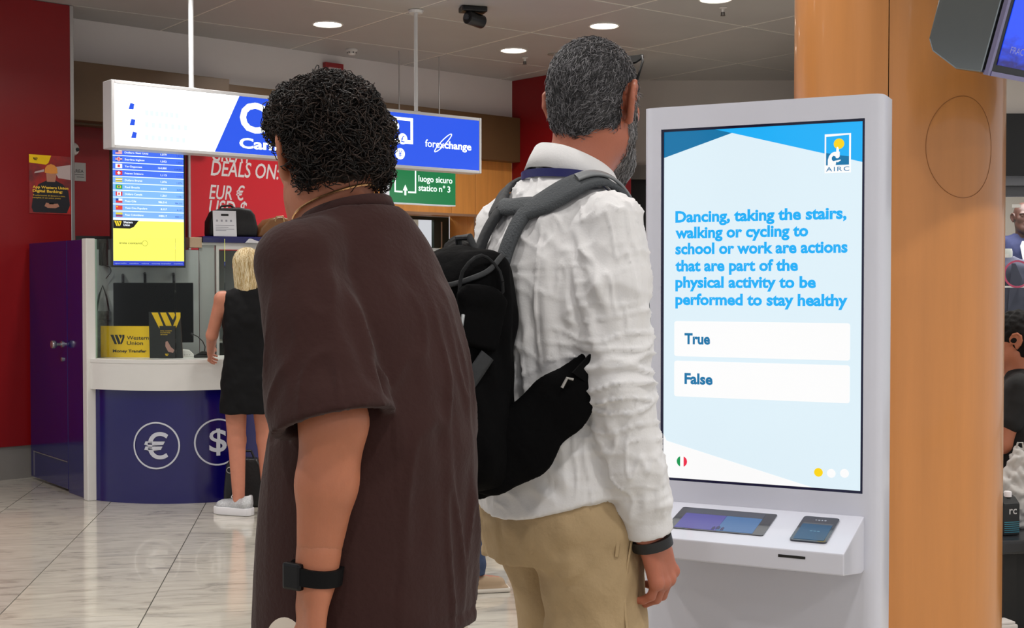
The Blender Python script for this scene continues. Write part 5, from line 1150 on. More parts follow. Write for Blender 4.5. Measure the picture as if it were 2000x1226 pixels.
def shirt_folds(V, N):
    d = noise(V, .12, 11)*.0016 + noise(V, .045, 12, stretch=(1, 1, 1.8))*.0007
    arm = 1/(1+np.exp(-(V[:, 0]-.135)/.012)); e = V[:, 2]
    # sleeve creases
    d = d + arm*(noise(V, .06, 13, stretch=(1, 1, 1.2))*.0012)
    rg = lambda lam, seed, stre, p=3.4: np.clip(1-np.abs(noise(V, lam, seed, 14, stre))*1.1, 0, 1)**p
    elb = np.exp(-((e-1.20)/.10)**2); d = d + arm*((rg(.075, 41, (2.2, 2.2, .6))-.25)*.0095*(elb+.25) + (rg(.06, 42, (.7, .7, 2.4))-.25)*.006*(1-elb))
    d = d + (1-arm)*((rg(.10, 43, (.6, .8, 2.8))-.25)*.008 + (rg(.07, 44, (1.8, 1.2, .8))-.25)*.004)
    for p_, w_, a_ in (([(.13, -.075, 1.47), (.165, -.082, 1.40), (.205, -.078, 1.30), (.235, -.072, 1.24)], .014, .010), ([(.145, -.062, 1.49), (.20, -.075, 1.42), (.25, -.062, 1.32)], .012, .008), ([(.135, -.085, 1.43), (.15, -.09, 1.36), (.175, -.082, 1.28)], .012, .011),
                       ([(.255, -.03, 1.48), (.272, -.02, 1.36), (.272, -.01, 1.26)], .015, .006), ([(.23, -.055, 1.12), (.235, .0, 1.04), (.245, .03, .98)], .012, .007), ([(.20, -.05, 1.13), (.19, -.01, 1.02), (.20, .02, .96)], .012, .007), ([(.262, .02, 1.10), (.262, .05, 1.0)], .012, .006)):
        d = d+ridge(V, p_, w_, a_)
    for z0, a in ((.985, .006), (.968, .007), (1.005, .005)): d = d+ridge(V, [(.16, .03, z0+.005), (.19, .01, z0), (.235, .02, z0-.006), (.26, .06, z0-.005), (.24, .10, z0)], .008, a)
    # back and side of the trunk
    tr = 1-arm
    for p_, w_, a_ in (([(.115, -.11, 1.45), (.125, -.115, 1.30), (.14, -.10, 1.12), (.15, -.09, .99)], .016, .010), ([(.07, -.14, 1.40), (.085, -.14, 1.25), (.09, -.135, 1.08)], .015, .007), ([(.03, -.145, 1.42), (.035, -.15, 1.2), (.05, -.14, 1.0)], .017, .006),
                       ([(.10, -.13, 1.12), (.13, -.115, 1.03), (.16, -.06, .97)], .016, .010), ([(.05, -.145, 1.06), (.10, -.135, .99), (.15, -.09, .95)], .016, .010), ([(.16, -.05, 1.15), (.17, -.055, 1.05), (.165, -.06, .97)], .013, .008), ([(.02, -.15, 1.0), (.05, -.15, .95), (.09, -.14, .93)], .014, .008),
                       ([(.05, -.115, 1.52), (.09, -.10, 1.50), (.13, -.07, 1.51)], .013, .005), ([(.10, -.105, 1.49), (.125, -.095, 1.455), (.15, -.08, 1.44)], .01, .006)):
        d = d+ridge(V, p_, w_, a_)*(.3+.7*tr)
    hemz = .916+.052*np.clip(np.abs(V[:, 0])/.19, 0, 1)**2; d = d*np.where((V[:, 0] < .15) | (V[:, 1] < -.06), np.clip((V[:, 2]-hemz)/.05, .2, 1), np.clip((V[:, 2]-.895)/.07, .15, 1))
    # yoke seam, armhole seam, hem edge
    d = d-.0022*np.exp(-((V[:, 2]-1.405)/.003)**2)*(V[:, 1] < -.05)*tr
    return d
shirt = sobj('shirt', (folded(SV, SQ, shirt_folds), SQ), M_shirt, man)
# collar: stand and fold-over leaf
n = 48; rows = []
for i in range(n+1):
    a = math.radians(108+324*i/n); ca, sa = math.cos(a), math.sin(a)     # open at the throat
    back = (1-sa)/2; zt = 1.598+.068*back; cy = .046-.006*back; gp = .012*(1-back)
    def P(r, z): return ((r+gp)*ca, cy+(r+gp)*1.02*sa, z)
    lf = .050+.018*(1-back)
    rows.append([P(.0675, 1.570+.02*back), P(.0680, zt-.004), P(.0695, zt), P(.0735, zt-.002), P(.084, zt-.022), P(.097, zt-lf), P(.094, zt-lf-.001), P(.080, zt-.022)])
V = np.array(rows, np.float32).reshape(-1, 3); m_ = 8; F = np.array([(i*m_+q, i*m_+(q+1) % m_, (i+1)*m_+(q+1) % m_, (i+1)*m_+q) for i in range(n) for q in range(m_)])
sobj('collar', (V+noise(V, .08, 4)[:, None].astype(np.float32)*.0012, F), M_shirt, shirt)
# lanyard under the collar
P = [(.098*math.cos(math.radians(a)), .040+.098*math.sin(math.radians(a)), 1.552+.052*(1-math.sin(math.radians(a)))/2) for a in range(20, -200, -10)]
P = [(.13, .14, 1.44), (.11, .10, 1.53)]+P+[(-.12, .12, 1.50), (-.06, .17, 1.40)]
lv = st.project(P, .006); mb = MB(); mb.ribbon([tuple(p+_v((0, 0, .008))) for p in lv], [tuple(p-_v((0, 0, .008))) for p in lv], .0022); mb.build('lanyard', mat('navy_ribbon', '#1a1d5e', .5), man, smooth=True)
# trousers --------------------------------------------------------------------
M_khaki = mat('khaki_cotton', '#a8906c', .8, var=.05, vscale=14, bump=.2, bscale=90)
tr = SDF((-.30, -.24, .05), (.30, .28, 1.06), .0065)
tr.zloft([(.82, 0, .015, .178, .140), (.90, 0, .012, .188, .150), (.97, 0, .016, .182, .142), (1.05, 0, .02, .175, .13)], .02)
tr.chain([(.090, .010, .88), (.098, .030, .70), (.102, .04, .50), (.105, .02, .09)], [.107, .098, .086, .078], .018); tr.chain([(-.082, .022, .88), (-.066, .062, .70), (-.075, .07, .50), (-.095, .04, .09)], [.098, .090, .084, .076], .012)
tr.cut(lambda x, y, z: np.maximum(.07-z+0*x+0*y, z-1.045))
TV, TQ = tr.mesh(1)
def pants_folds(V, N):
    d = noise(V, .12, 21)*.003+noise(V, .05, 22)*.0014
    for p_, w_, a_ in (([(.19, .02, .90), (.13, -.11, .835), (.05, -.14, .80), (.01, -.12, .78)], .016, .017), ([(.18, -.03, .86), (.12, -.11, .80), (.04, -.12, .765)], .014, .014), ([(-.17, -.03, .85), (-.10, -.12, .80), (-.03, -.12, .78)], .014, .014), ([(.10, -.145, .96), (.09, -.15, .90), (.06, -.14, .83)], .02, .006), ([(.16, -.07, .74), (.12, -.09, .68), (.06, -.08, .64)], .014, .008)): d = d+ridge(V, p_, w_, a_)
    d = d-.004*np.exp(-((V[:, 0])/.006)**2)*(V[:, 1] < 0)*(V[:, 2] < .97); return d
trs = sobj('trousers', (folded(TV, TQ, pants_folds), TQ), M_khaki, man)
sv, sq = strap_on(tr, [(.185, .045, 1.00), (.192, .03, .95), (.19, .005, .90), (.182, .0, .86)], .009, .003, -.001, 10); sobj('pocket_edge', (sv, sq), M_khaki, trs)
sv, sq = strap_on(tr, [(.192, .06, .98), (.196, .02, .80), (.20, .03, .60), (.19, .03, .30)], .006, .002, .001, 10); sobj('side_seam', (sv, sq), M_khaki, trs)
for q in (-1, 1):
    f = SDF((q*.11-.08, -.12, 0), (q*.11+.08, .26, .14), .006); f.cone((q*.108, -.045, .05), (q*.125, .18, .035), .045, .038, .02).box((q*.118, .065, .012), (.05, .15, .012), .01, .01); f.cut(lambda x, y, z: -z+.0005+0*x+0*y)
    sobj('shoe', f.mesh(1), mat('brown_shoe', '#4a3320', .4), man)
# smart band on the wrist
WM = Matrix.Translation(Vector((wr_[0]-WD[0]*.000, wr_[1]-WD[1]*.000, wr_[2]-WD[2]*.0)) + Vector([float(x) for x in WD])*.020) @ Vector([float(x) for x in WD]).to_track_quat('Z', 'Y').to_matrix().to_4x4()
mb = MB(); mb.M = WM; mb.lathe([(.0345, -.010), (.0405, -.010), (.0405, .010), (.0345, .010), (.0345, -.010)], 32); wb = mb.build('smart_band', mat('band_black', '#121316', .45), man, smooth=True)

# backpack -----------------------------------------------------------------------
bp = empty('worn_backpack', man.location, -MANPHI, 'black backpack with grey shoulder straps worn by the white-shirted man', 'backpack')
M_bpk = mat('pack_nylon', '#050506', .85, bump=.35, bscale=35, var=.2, vscale=6, spec=.08); M_bpg = mat('pack_grey', '#26282b', .7, bump=.2, bscale=90); M_mesh = mat('strap_mesh', '#414549', .75, bump=.4, bscale=260)
pk = SDF((-.22, -.48, .93), (.24, -.06, 1.52), .006)
pk.box((0, -.225, 1.235), (.115, .060, .215), .05, .03); pk.box((0, -.270, 1.19), (.118, .075, .17), .06, .05, R=[[1, 0, 0], [0, .985, .17], [0, -.17, .985]]); pk.ell((0, -.245, 1.375), (.10, .09, .055), .04); pk.ell((0, -.27, 1.10), (.12, .12, .10), .05); pk.box((0.02, -.225, 1.05), (.105, .05, .06), .04, .04)
PV, PQ = pk.mesh(2)
def pack_folds(V, N):
    d = noise(V, .12, 31)*.004+noise(V, .05, 32, stretch=(1, 1, 2))*.002
    for p_, w_, a_ in (([(.12, -.19, 1.44), (.125, -.20, 1.30), (.125, -.21, 1.12)], .012, .009), ([(.118, -.26, 1.38), (.122, -.24, 1.25), (.12, -.22, 1.10)], .013, .008), ([(.10, -.36, 1.34), (.12, -.30, 1.24), (.12, -.25, 1.10)], .014, .008)): d = d+ridge(V, p_, w_, a_)
    return d
PV = folded(PV, PQ, pack_folds); pbody = sobj('bag_body', (PV, PQ), M_bpk, bp)
sv, sq = strap_on(pk, [(-.06, -.36, 1.36), (.03, -.345, 1.38), (.09, -.31, 1.38), (.112, -.25, 1.40), (.11, -.20, 1.44)], .010, .004, .002, 10); sobj('lid_piping', (sv, sq), M_bpg, pbody)
# open side pocket, its mouth and flap
mb = MB(); C = _v((.122, -.262, 1.385)); Pm = []; 
for q in range(16):
    a = 2*PI*q/16; Pm.append((C[0]+.006*math.cos(3*a), C[1]+.050*math.cos(a)*(1.0 if math.sin(a) < 0 else .85), C[2]+.048*math.sin(a)))
mb.tube(Pm+[Pm[0]], .0035, 8, caps=False); mb.build('pocket_rim', mat('rim_dark', '#1a1b1d', .7, spec=.2), bp, smooth=True)
fl = SDF((.08, -.36, 1.24), (.17, -.18, 1.42), .005); fl.box((.124, -.268, 1.315), (.012, .05, .052), .01, .01, R=[[1, 0, 0], [0, .96, .26], [0, -.26, .96]]); fl.ell((.128, -.27, 1.36), (.012, .05, .02), .015); sobj('pocket_flap', fl.mesh(1), M_bpk, bp)
MB().tube([(.135, -.31, 1.325), (.140, -.318, 1.30), (.139, -.312, 1.275), (.136, -.304, 1.268)], .0035, 8).build('zip_pull', mat('pull_silver', '#aeb1b3', .3, metal=.7), bp, smooth=True)
MB().tube([(.134, -.322, 1.225), (.138, -.328, 1.205)], [.006, .0075], 10).build('blue_toggle', mat('toggle_blue', '#6cb3e2', .3), bp, smooth=True)
sv, sq = strap_on(pk, [(.10, -.36, 1.12), (.121, -.30, 1.19), (.126, -.255, 1.25)], .03, .004, .004, 10); sobj('compression_strap', (sv, sq), M_bpg, bp)
# hip wing reaching round to his right side
wg = SDF((.02, -.30, .95), (.26, .04, 1.30), .005)
for (a, b, ra, rb) in (((.10, -.225, 1.045), (.165, -.115, 1.155), .062, .058), ((.165, -.115, 1.155), (.190, -.055, 1.215), .058, .042), ((.06, -.235, 1.02), (.13, -.175, 1.075), .05, .065)): wg.cone(a, b, ra, rb, .02, flat=((.80, -.60, 0), 3.2))
sobj('hip_wing', wg.mesh(2), M_bpk, bp)
mb = MB(); mb.ribbon([(.193, -.105, 1.215), (.205, -.065, 1.255), (.205, -.035, 1.285)], [(.207, -.030, 1.165), (.212, -.015, 1.205), (.208, -.005, 1.245)], .006); mb.build('wing_webbing', mat('webbing_black', '#040405', .7, spec=.1), bp, smooth=False)
M_buck = mat('buckle_pale', '#a8a6a2', .35, metal=.3)
MB().tube([(.189, -.127, 1.188), (.193, -.118, 1.206), (.199, -.108, 1.203)], .0028, 8).build('buckle', M_buck, bp, smooth=True); MB().tube([(.216, -.045, 1.148), (.216, -.030, 1.162), (.213, -.018, 1.166)], .0028, 8).build('buckle', M_buck, bp, smooth=True)
# padded yoke: two legs rise from the bag, join, and part again over the shoulders
def pad(name, path, w, m_, t=.013, off=.009, par=bp): v, f = strap_on(st, path, w, t, off, 10); return sobj(name, (v, f), m_, par)
pad('yoke_leg', [(.036, -.17, 1.420), (.046, -.15, 1.480), (.058, -.125, 1.535)], [.036, .034, .036], M_mesh)
pad('yoke_leg', [(-.070, -.17, 1.420), (-.056, -.15, 1.480), (-.036, -.125, 1.535)], [.036, .034, .036], M_bpg)
pad('yoke', [(-.058, -.115, 1.545), (.0, -.12, 1.540), (.075, -.11, 1.540)], [.040, .036, .040], M_mesh, .012)
pad('shoulder_strap', [(.058, -.122, 1.530), (.090, -.095, 1.550), (.116, -.045, 1.568), (.126, .02, 1.560), (.128, .085, 1.50), (.125, .12, 1.42), (.16, .11, 1.32), (.185, .05, 1.25)], [.045, .055, .058, .055, .050, .045, .03, .025], M_mesh)
pad('shoulder_strap', [(-.045, -.122, 1.530), (-.080, -.095, 1.552), (-.108, -.045, 1.570), (-.118, .02, 1.562), (-.120, .085, 1.50), (-.125, .12, 1.42), (-.16, .10, 1.32)], [.04, .05, .055, .055, .050, .045, .03], M_bpg)
v, f = strap_on(st, [(.114, -.03, 1.568), (.122, .02, 1.560), (.127, .065, 1.52)], .022, .007, .024, 8); sobj('strap_buckle', (v, f), mat('buckle_grey', '#7e8184', .35), bp)
MB().tube([(-.04, -.205, 1.440), (-.03, -.215, 1.470), (.01, -.215, 1.472), (.02, -.205, 1.440)], .007, 8).build('grab_handle', M_bpg, bp, smooth=True)
# sunglasses pushed up on the head
sgp = T((0, .080, .098)); sgl = empty('sunglasses', man.matrix_basis @ Vector([float(x) for x in sgp]), -MANPHI+math.radians(23), 'black sunglasses pushed up on the man\'s grey hair', 'sunglasses')
for q in (-1, 1):
    mb = MB(); mb.M = Matrix.Rotation(math.radians(-55), 4, 'X'); mb.slab([(q*x, z) for x, z in ((.008, .016), (.060, .018), (.066, .004), (.056, -.018), (.030, -.022), (.012, -.014))], -.002, .002); mb.build('lens', mat('glasses_black', '#050506', .5, spec=.2), sgl, bevel=.001)
    MB().tube([(q*.062, .002, .006), (q*.080, -.03, -.012), (q*.0865, -.068, -.055), (q*.086, -.082, -.078), (q*.083, -.100, -.105)], .0026, 8).build('temple_arm', MATS['glasses_black'], sgl, smooth=True)
MB().tube([(-.010, -.004, .008), (0, -.006, .014), (.010, -.004, .008)], .003, 8).build('bridge', MATS['glasses_black'], sgl, smooth=True)
# ------------------------------------------------------------------ young man in the brown T-shirt
BOYPHI = math.radians(-55)
boy = empty('person', (-.2256, 2.0, 0), -BOYPHI, 'young man with dark curly hair in an oversized brown T-shirt walking past', 'person')
bs, be, bw = (-.150, 0, 1.425), (-.172, -.088, 1.185), (-.182, -.062, .965)
rs_, re_, rw_ = (.132, .035, 1.385), (.175, .07, 1.17), (.17, .17, .98)
bc = (0, .086, 1.582); BT, BR, bsx = head_frame(bc, math.radians(-25), math.radians(4), .93)
g = SDF((-.30, -.26, .02), (.30, .30, 1.56), .009)
g.zloft([(.85, 0, 0, .14, .105), (1.0, 0, 0, .13, .10), (1.2, 0, -.005, .14, .10), (1.34, 0, 0, .115, .085), (1.42, 0, .015, .08, .06), (1.48, 0, .03, .05, .05)])
for q, S0, E0, W0 in ((-1, bs, be, bw), (1, rs_, re_, rw_)):
    g.cone((q*.05, .01, 1.400), np.array(S0)-(0, 0, .02), .032, .038, .03).cone(S0, E0, .050, .047, .02)
    for a, b, ra, rb in ((E0, tuple(np.array(E0)*.6+np.array(W0)*.4), .047, .043), (tuple(np.array(E0)*.6+np.array(W0)*.4), W0, .043, .028)): g.cone(a, b, ra, rb, .015)
g.chain([(-.085, 0, .87), (-.09, -.04, .48), (-.09, -.16, .10)], [.08, .058, .04], .03).cone((-.09, -.15, .06), (-.09, -.02, .04), .034, .03, .02)
g.chain([(.085, .0, .87), (.09, .14, .48), (.09, .18, .10)], [.08, .058, .04], .03).cone((.09, .18, .06), (.10, .32, .045), .034, .03, .02)
gh = SDF(np.array(bc)-(.15, .15, .20), np.array(bc)+(.15, .16, .15), .0042); build_head(gh, BT, BR, bsx, ear=1.1, neck_to=(0, .045, 1.455), neck_r=.060, jaw=1.05)
ghl = SDF((-.29, -.18, .76), (-.10, .08, 1.03), .003); ghl.cone(_v(bw)+(_v(be)-_v(bw))*.2, bw, .0315, .0285, .01)
bd_ = np.array((-.05, .10, -.99)); bn_ = np.array((.85, -.5, 0)); br_ = np.cross(bn_, bd_); br_ = br_ if br_[1] > 0 else -br_
build_hand(ghl, bw, bd_, bn_, br_, (22, 32, 22), 1.05)
ghr = SDF((.06, .08, .82), (.30, .34, 1.06), .004); build_hand(ghr, rw_, (0, .35, -.92), (-.9, -.1, 0), (.1, .9, .3), (22, 32, 22), 1.0)
sobj('body', joinVF(g.mesh(1), gh.mesh(2), ghl.mesh(2), ghr.mesh(1)), M_skin, boy)
for q in (-1, 1):
    p = BT((q*.031, .0835, .010)); MB().lathe([(.001, -.011), (.008, -.008), (.0105, 0), (.008, .008), (.001, .011)], 12, tuple(p)).build('eye', MATS['eye_white'], boy, smooth=True)
# curly hair: soft lumpy mass plus individual curls
hb = SDF(np.array(bc)-(.17, .18, .15), np.array(bc)+(.17, .18, .18), .005)
hb.ell(BT((0, -.012, .042)), _v((.085, .103, .079))*bsx, .01, R=BR).ell(BT((0, -.055, -.018)), _v((.070, .060, .070))*bsx, .03, R=BR).ell(BT((0, .055, .072)), _v((.066, .055, .042))*bsx, .03, R=BR)
def bcut(x, y, z):
    P = np.stack(np.broadcast_arrays(x-bc[0], y-bc[1], z-bc[2]), -1)@BR/bsx; X, Y, Z = P[..., 0], P[..., 1], P[..., 2]
    face = np.minimum(Y-.070+.25*np.abs(X), .068-Z); low = -(Z+.070+.55*(Y+.06)-.25*np.maximum(np.abs(X)-.02, 0)); side = np.minimum(Y+.022, .022-Z); return np.maximum(np.maximum(face, side), low)*bsx
hb.cut(bcut)
for q in (-1, 1): hb.ell(BT((q*.090, .010, -.030)), _v((.050, .044, .058))*bsx, .006, 'sub', BR)
BHV, BHQ = hb.mesh(2); BHN = normals(BHV, BHQ); lump = noise(BHV, .045, 51)*.0055+noise(BHV, .022, 52)*.003
BHV = BHV+BHN*lump[:, None].astype(np.float32); M_curl = hair_mat('dark_brown_hair', '#0d0807', '#33251e', .62, .62)
bhair = sobj('hair', (BHV, BHQ), mat('dark_hair_base', '#120c0a', .6, col2='#21170f', vscale=40, bump=.6, bscale=70), boy)
r_ = np.random.RandomState(9); n_ = 5200; LB = (BHV-_v(bc))@BR/bsx; ok = np.nonzero((BHN[:, 2] > -.55) & (((np.abs(LB[:, 0])-.090)/.066)**2+((LB[:, 1]-.010)/.064)**2+((LB[:, 2]+.03)/.076)**2 > 1))[0]; pick = r_.choice(ok, n_); p = BHV[pick]; nn = BHN[pick]
tg = np.cross(nn, r_.normal(size=(n_, 3))); tg /= np.linalg.norm(tg, axis=1, keepdims=True)+1e-6; bi = np.cross(nn, tg); m_ = 13; tt = np.linspace(0, 1, m_)
turns = r_.uniform(.6, 1.3, (n_, 1)); rad = r_.uniform(.004, .009, (n_, 1)); ln = r_.uniform(.015, .034, (n_, 1)); Pc = []
lw = np.clip((BHV[pick][:, 2:3]-bc[2]+.10)/.08, .35, 1)
for t in tt:
    a = 2*PI*turns*t; Pc.append(p+nn*((.001+.007*np.sin(PI*t)*r_.uniform(.7, 1.3))*lw+rad*(1-np.cos(a))*.55*lw)+tg*(ln*t)+bi*(rad*np.sin(a)))
o = sobj('curls', strands_mesh(np.stack(Pc, 1).astype(np.float32), [.0007]+[.0009]*(m_-2)+[.0004], 3), M_curl, bhair); o['kind'] = 'stuff'
# T-shirt ------------------------------------------------------------------------
M_tee = mat('brown_jersey', '#35211f', .9, var=.04, vscale=10, bump=.15, bscale=120, sheen=.08, spec=.1)
te = SDF((-.33, -.27, .76), (.33, .26, 1.56), .0052)
# build the sleeves on their own field so that they end in a clean open hem
te.zloft([(.76, 0, .006, .180, .158), (.86, 0, .004, .180, .162), (1.05, 0, -.006, .175, .158), (1.2, 0, -.016, .166, .141), (1.33, 0, -.004, .158, .122), (1.40, 0, .010, .144, .105), (1.455, 0, .024, .116, .094), (1.49, 0, .034, .094, .088), (1.52, 0, .046, .070, .070)], .02)
te.cut(lambda x, y, z: .822-.18*y-z+0*x); te.cut(lambda x, y, z: z-1.486-.25*np.clip(-(y-.04), -.1, .1)+0*x)
for q, S0, E0 in ((-1, _v(bs), _v(be)), (1, _v(rs_), _v(re_))):
    D = (E0-S0)/np.linalg.norm(E0-S0); sv_ = SDF(te.lo, te.lo+(te.n-1.01)*te.h, te.h)
    sv_.cone((q*.05, .012, 1.442), S0+(0, 0, -.012), .05, .060, .04); sv_.cone(S0+(0, -.004, -.03), E0+D*.09, .066, .100, .016); sv_.cut(lambda x, y, z: (x-E0[0])*D[0]+(y-E0[1])*D[1]+(z-E0[2])*D[2]-.002)
    sv_.cone(E0-D*.012, E0+D*.06, .068, .076, 0, 'sub')
    hh = np.clip(.5+.5*(te.F-sv_.F)/.008, 0, 1); te.F = te.F*(1-hh)+sv_.F*hh-.008*hh*(1-hh)
TEV, TEQ = te.mesh(1)
def tee_folds(V, N):
    rg = lambda lam, seed, stre, p=2.0: np.clip(1-np.abs(noise(V, lam, seed, 12, stre))*1.0, 0, 1)**p
    d = noise(V, .16, 61)*.003+(rg(.12, 62, (.6, .6, 3.2))-.35)*.007*np.clip((1.42-V[:, 2])/.2, 0, 1)+noise(V, .06, 63)*.0008
    for p_, w_, a_ in (([(-.10, -.13, 1.42), (-.115, -.155, 1.28), (-.10, -.175, 1.10), (-.09, -.18, .92)], .018, .012), ([(-.115, -.115, 1.41), (-.122, -.140, 1.32), (-.128, -.158, 1.22), (-.125, -.165, 1.12)], .016, -.020), ([(-.04, -.15, 1.40), (-.045, -.18, 1.2), (-.03, -.19, .95)], .02, .010), ([(.03, -.15, 1.38), (.03, -.185, 1.15), (.05, -.185, .92)], .022, .009),
                       ([(-.16, -.06, 1.42), (-.20, -.13, 1.32), (-.21, -.165, 1.24)], .016, .010), ([(-.24, .0, 1.40), (-.255, -.05, 1.30), (-.26, -.09, 1.22)], .018, .007), ([(-.14, -.10, 1.36), (-.15, -.15, 1.27), (-.16, -.175, 1.22)], .014, .012), ([(-.17, .05, 1.36), (-.19, .06, 1.2), (-.18, .08, 1.0)], .02, .010)): d = d+ridge(V, p_, w_, a_)
    E_ = _v(be); D_ = (E_-_v(bs)); D_ = D_/np.linalg.norm(D_); sl = (V-E_)@D_; near_ = np.clip(-sl/.04, .15, 1); d = np.where(V[:, 0] < -.10, d*np.where(sl > -.05, near_, 1), d)
    hz = V[:, 2]-(.822-.18*V[:, 1]); d = d*np.clip(hz/.03, .3, 1)-.0025*np.exp(-((hz-.024)/.0035)**2)*(np.abs(V[:, 0]) < .19); return d
tee = sobj('t_shirt', (folded(TEV, TEQ, tee_folds), TEQ), M_tee, boy)
P = [(.070*math.cos(a), .044+.070*math.sin(a), 1.4885-.022*math.sin(a)) for a in np.linspace(0, 2*PI, 37)]
rows = []
for i, p in enumerate(P[:-1]):
    c = _v((0, .044, p[2])); rd = (_v(p)-c)/np.linalg.norm(_v(p)-c); rows += [_v(p)-rd*.003+_v((0, 0, .010)), _v(p)+rd*.002+_v((0, 0, .010)), _v(p)+rd*.010-_v((0, 0, .010)), _v(p)+rd*.004-_v((0, 0, .012))]
V = np.array(rows, np.float32); F = np.array([(i*4+q, i*4+(q+1) % 4, ((i+1) % 36)*4+(q+1) % 4, ((i+1) % 36)*4+q) for i in range(36) for q in range(4)]); sobj('neckband', (V, F), M_tee, tee)
# necklace, watch, trousers, shoes
P = [(.064*math.cos(a), .050+.064*math.sin(a), 1.510-.024*math.sin(a)) for a in np.linspace(0, 2*PI, 49)]
P = gh.project(np.array(P), .003); MB().tube([tuple(map(float, p)) for p in P], .0022, 6, caps=False).build('necklace', mat('gold_chain', '#d8a878', .25, metal=.9), boy, smooth=True)
BD = _v(bw)-_v(be); BD /= np.linalg.norm(BD)
mb = MB(); mb.M = Matrix.Translation(Vector([float(x) for x in (_v(bw)-BD*.004)])) @ Vector([float(x) for x in BD]).to_track_quat('Z', 'Y').to_matrix().to_4x4(); mb.lathe([(.034, -.012), (.0385, -.012), (.0385, .012), (.034, .012), (.034, -.012)], 32); wt = mb.build('watch_strap', mat('strap_black', '#08080a', .6, spec=.15), boy, smooth=True)
c = _v(bw)-BD*.004+_v((-.034, .012, 0)); mb = MB(); mb.box((-.006, -.017, -.019), (.006, .017, .019)); mb.M = Matrix.Identity(4); mb.v = [(v[0]+float(c[0]), v[1]+float(c[1]), v[2]+float(c[2])) for v in mb.v]; mb.build('watch_case', mat('watch_black', '#050406', .3, spec=.3), boy, bevel=.004)
M_pale = mat('pale_chinos', '#cfc3b4', .8, var=.03, vscale=10, bump=.15, bscale=80)
bt = SDF((-.26, -.30, .05), (.26, .34, 1.02), .007); bt.zloft([(.80, 0, 0, .160, .130), (.90, 0, 0, .165, .132), (1.0, 0, 0, .155, .12)], .02)
bt.chain([(-.085, 0, .84), (-.09, -.04, .48), (-.09, -.15, .10)], [.105, .085, .072], .02); bt.chain([(.085, .0, .84), (.09, .14, .48), (.09, .17, .10)], [.105, .085, .072], .02); bt.cut(lambda x, y, z: .08-z+0*x+0*y)
V, Q = bt.mesh(1); sobj('trousers', (folded(V, Q, lambda V, N: noise(V, .1, 71)*.004), Q), M_pale, boy)
for c_ in ((-.09, -.13), (.095, .20)):
    f = SDF((c_[0]-.08, c_[1]-.13, 0), (c_[0]+.08, c_[1]+.22, .14), .006); f.cone((c_[0], c_[1]-.04, .055), (c_[0], c_[1]+.13, .035), .042, .036, .02).box((c_[0], c_[1]+.045, .014), (.046, .14, .014), .01, .01); f.cut(lambda x, y, z: .0005-z+0*x+0*y); sobj('shoe', f.mesh(1), mat('white_sneaker', '#d9d7d3', .5), boy)
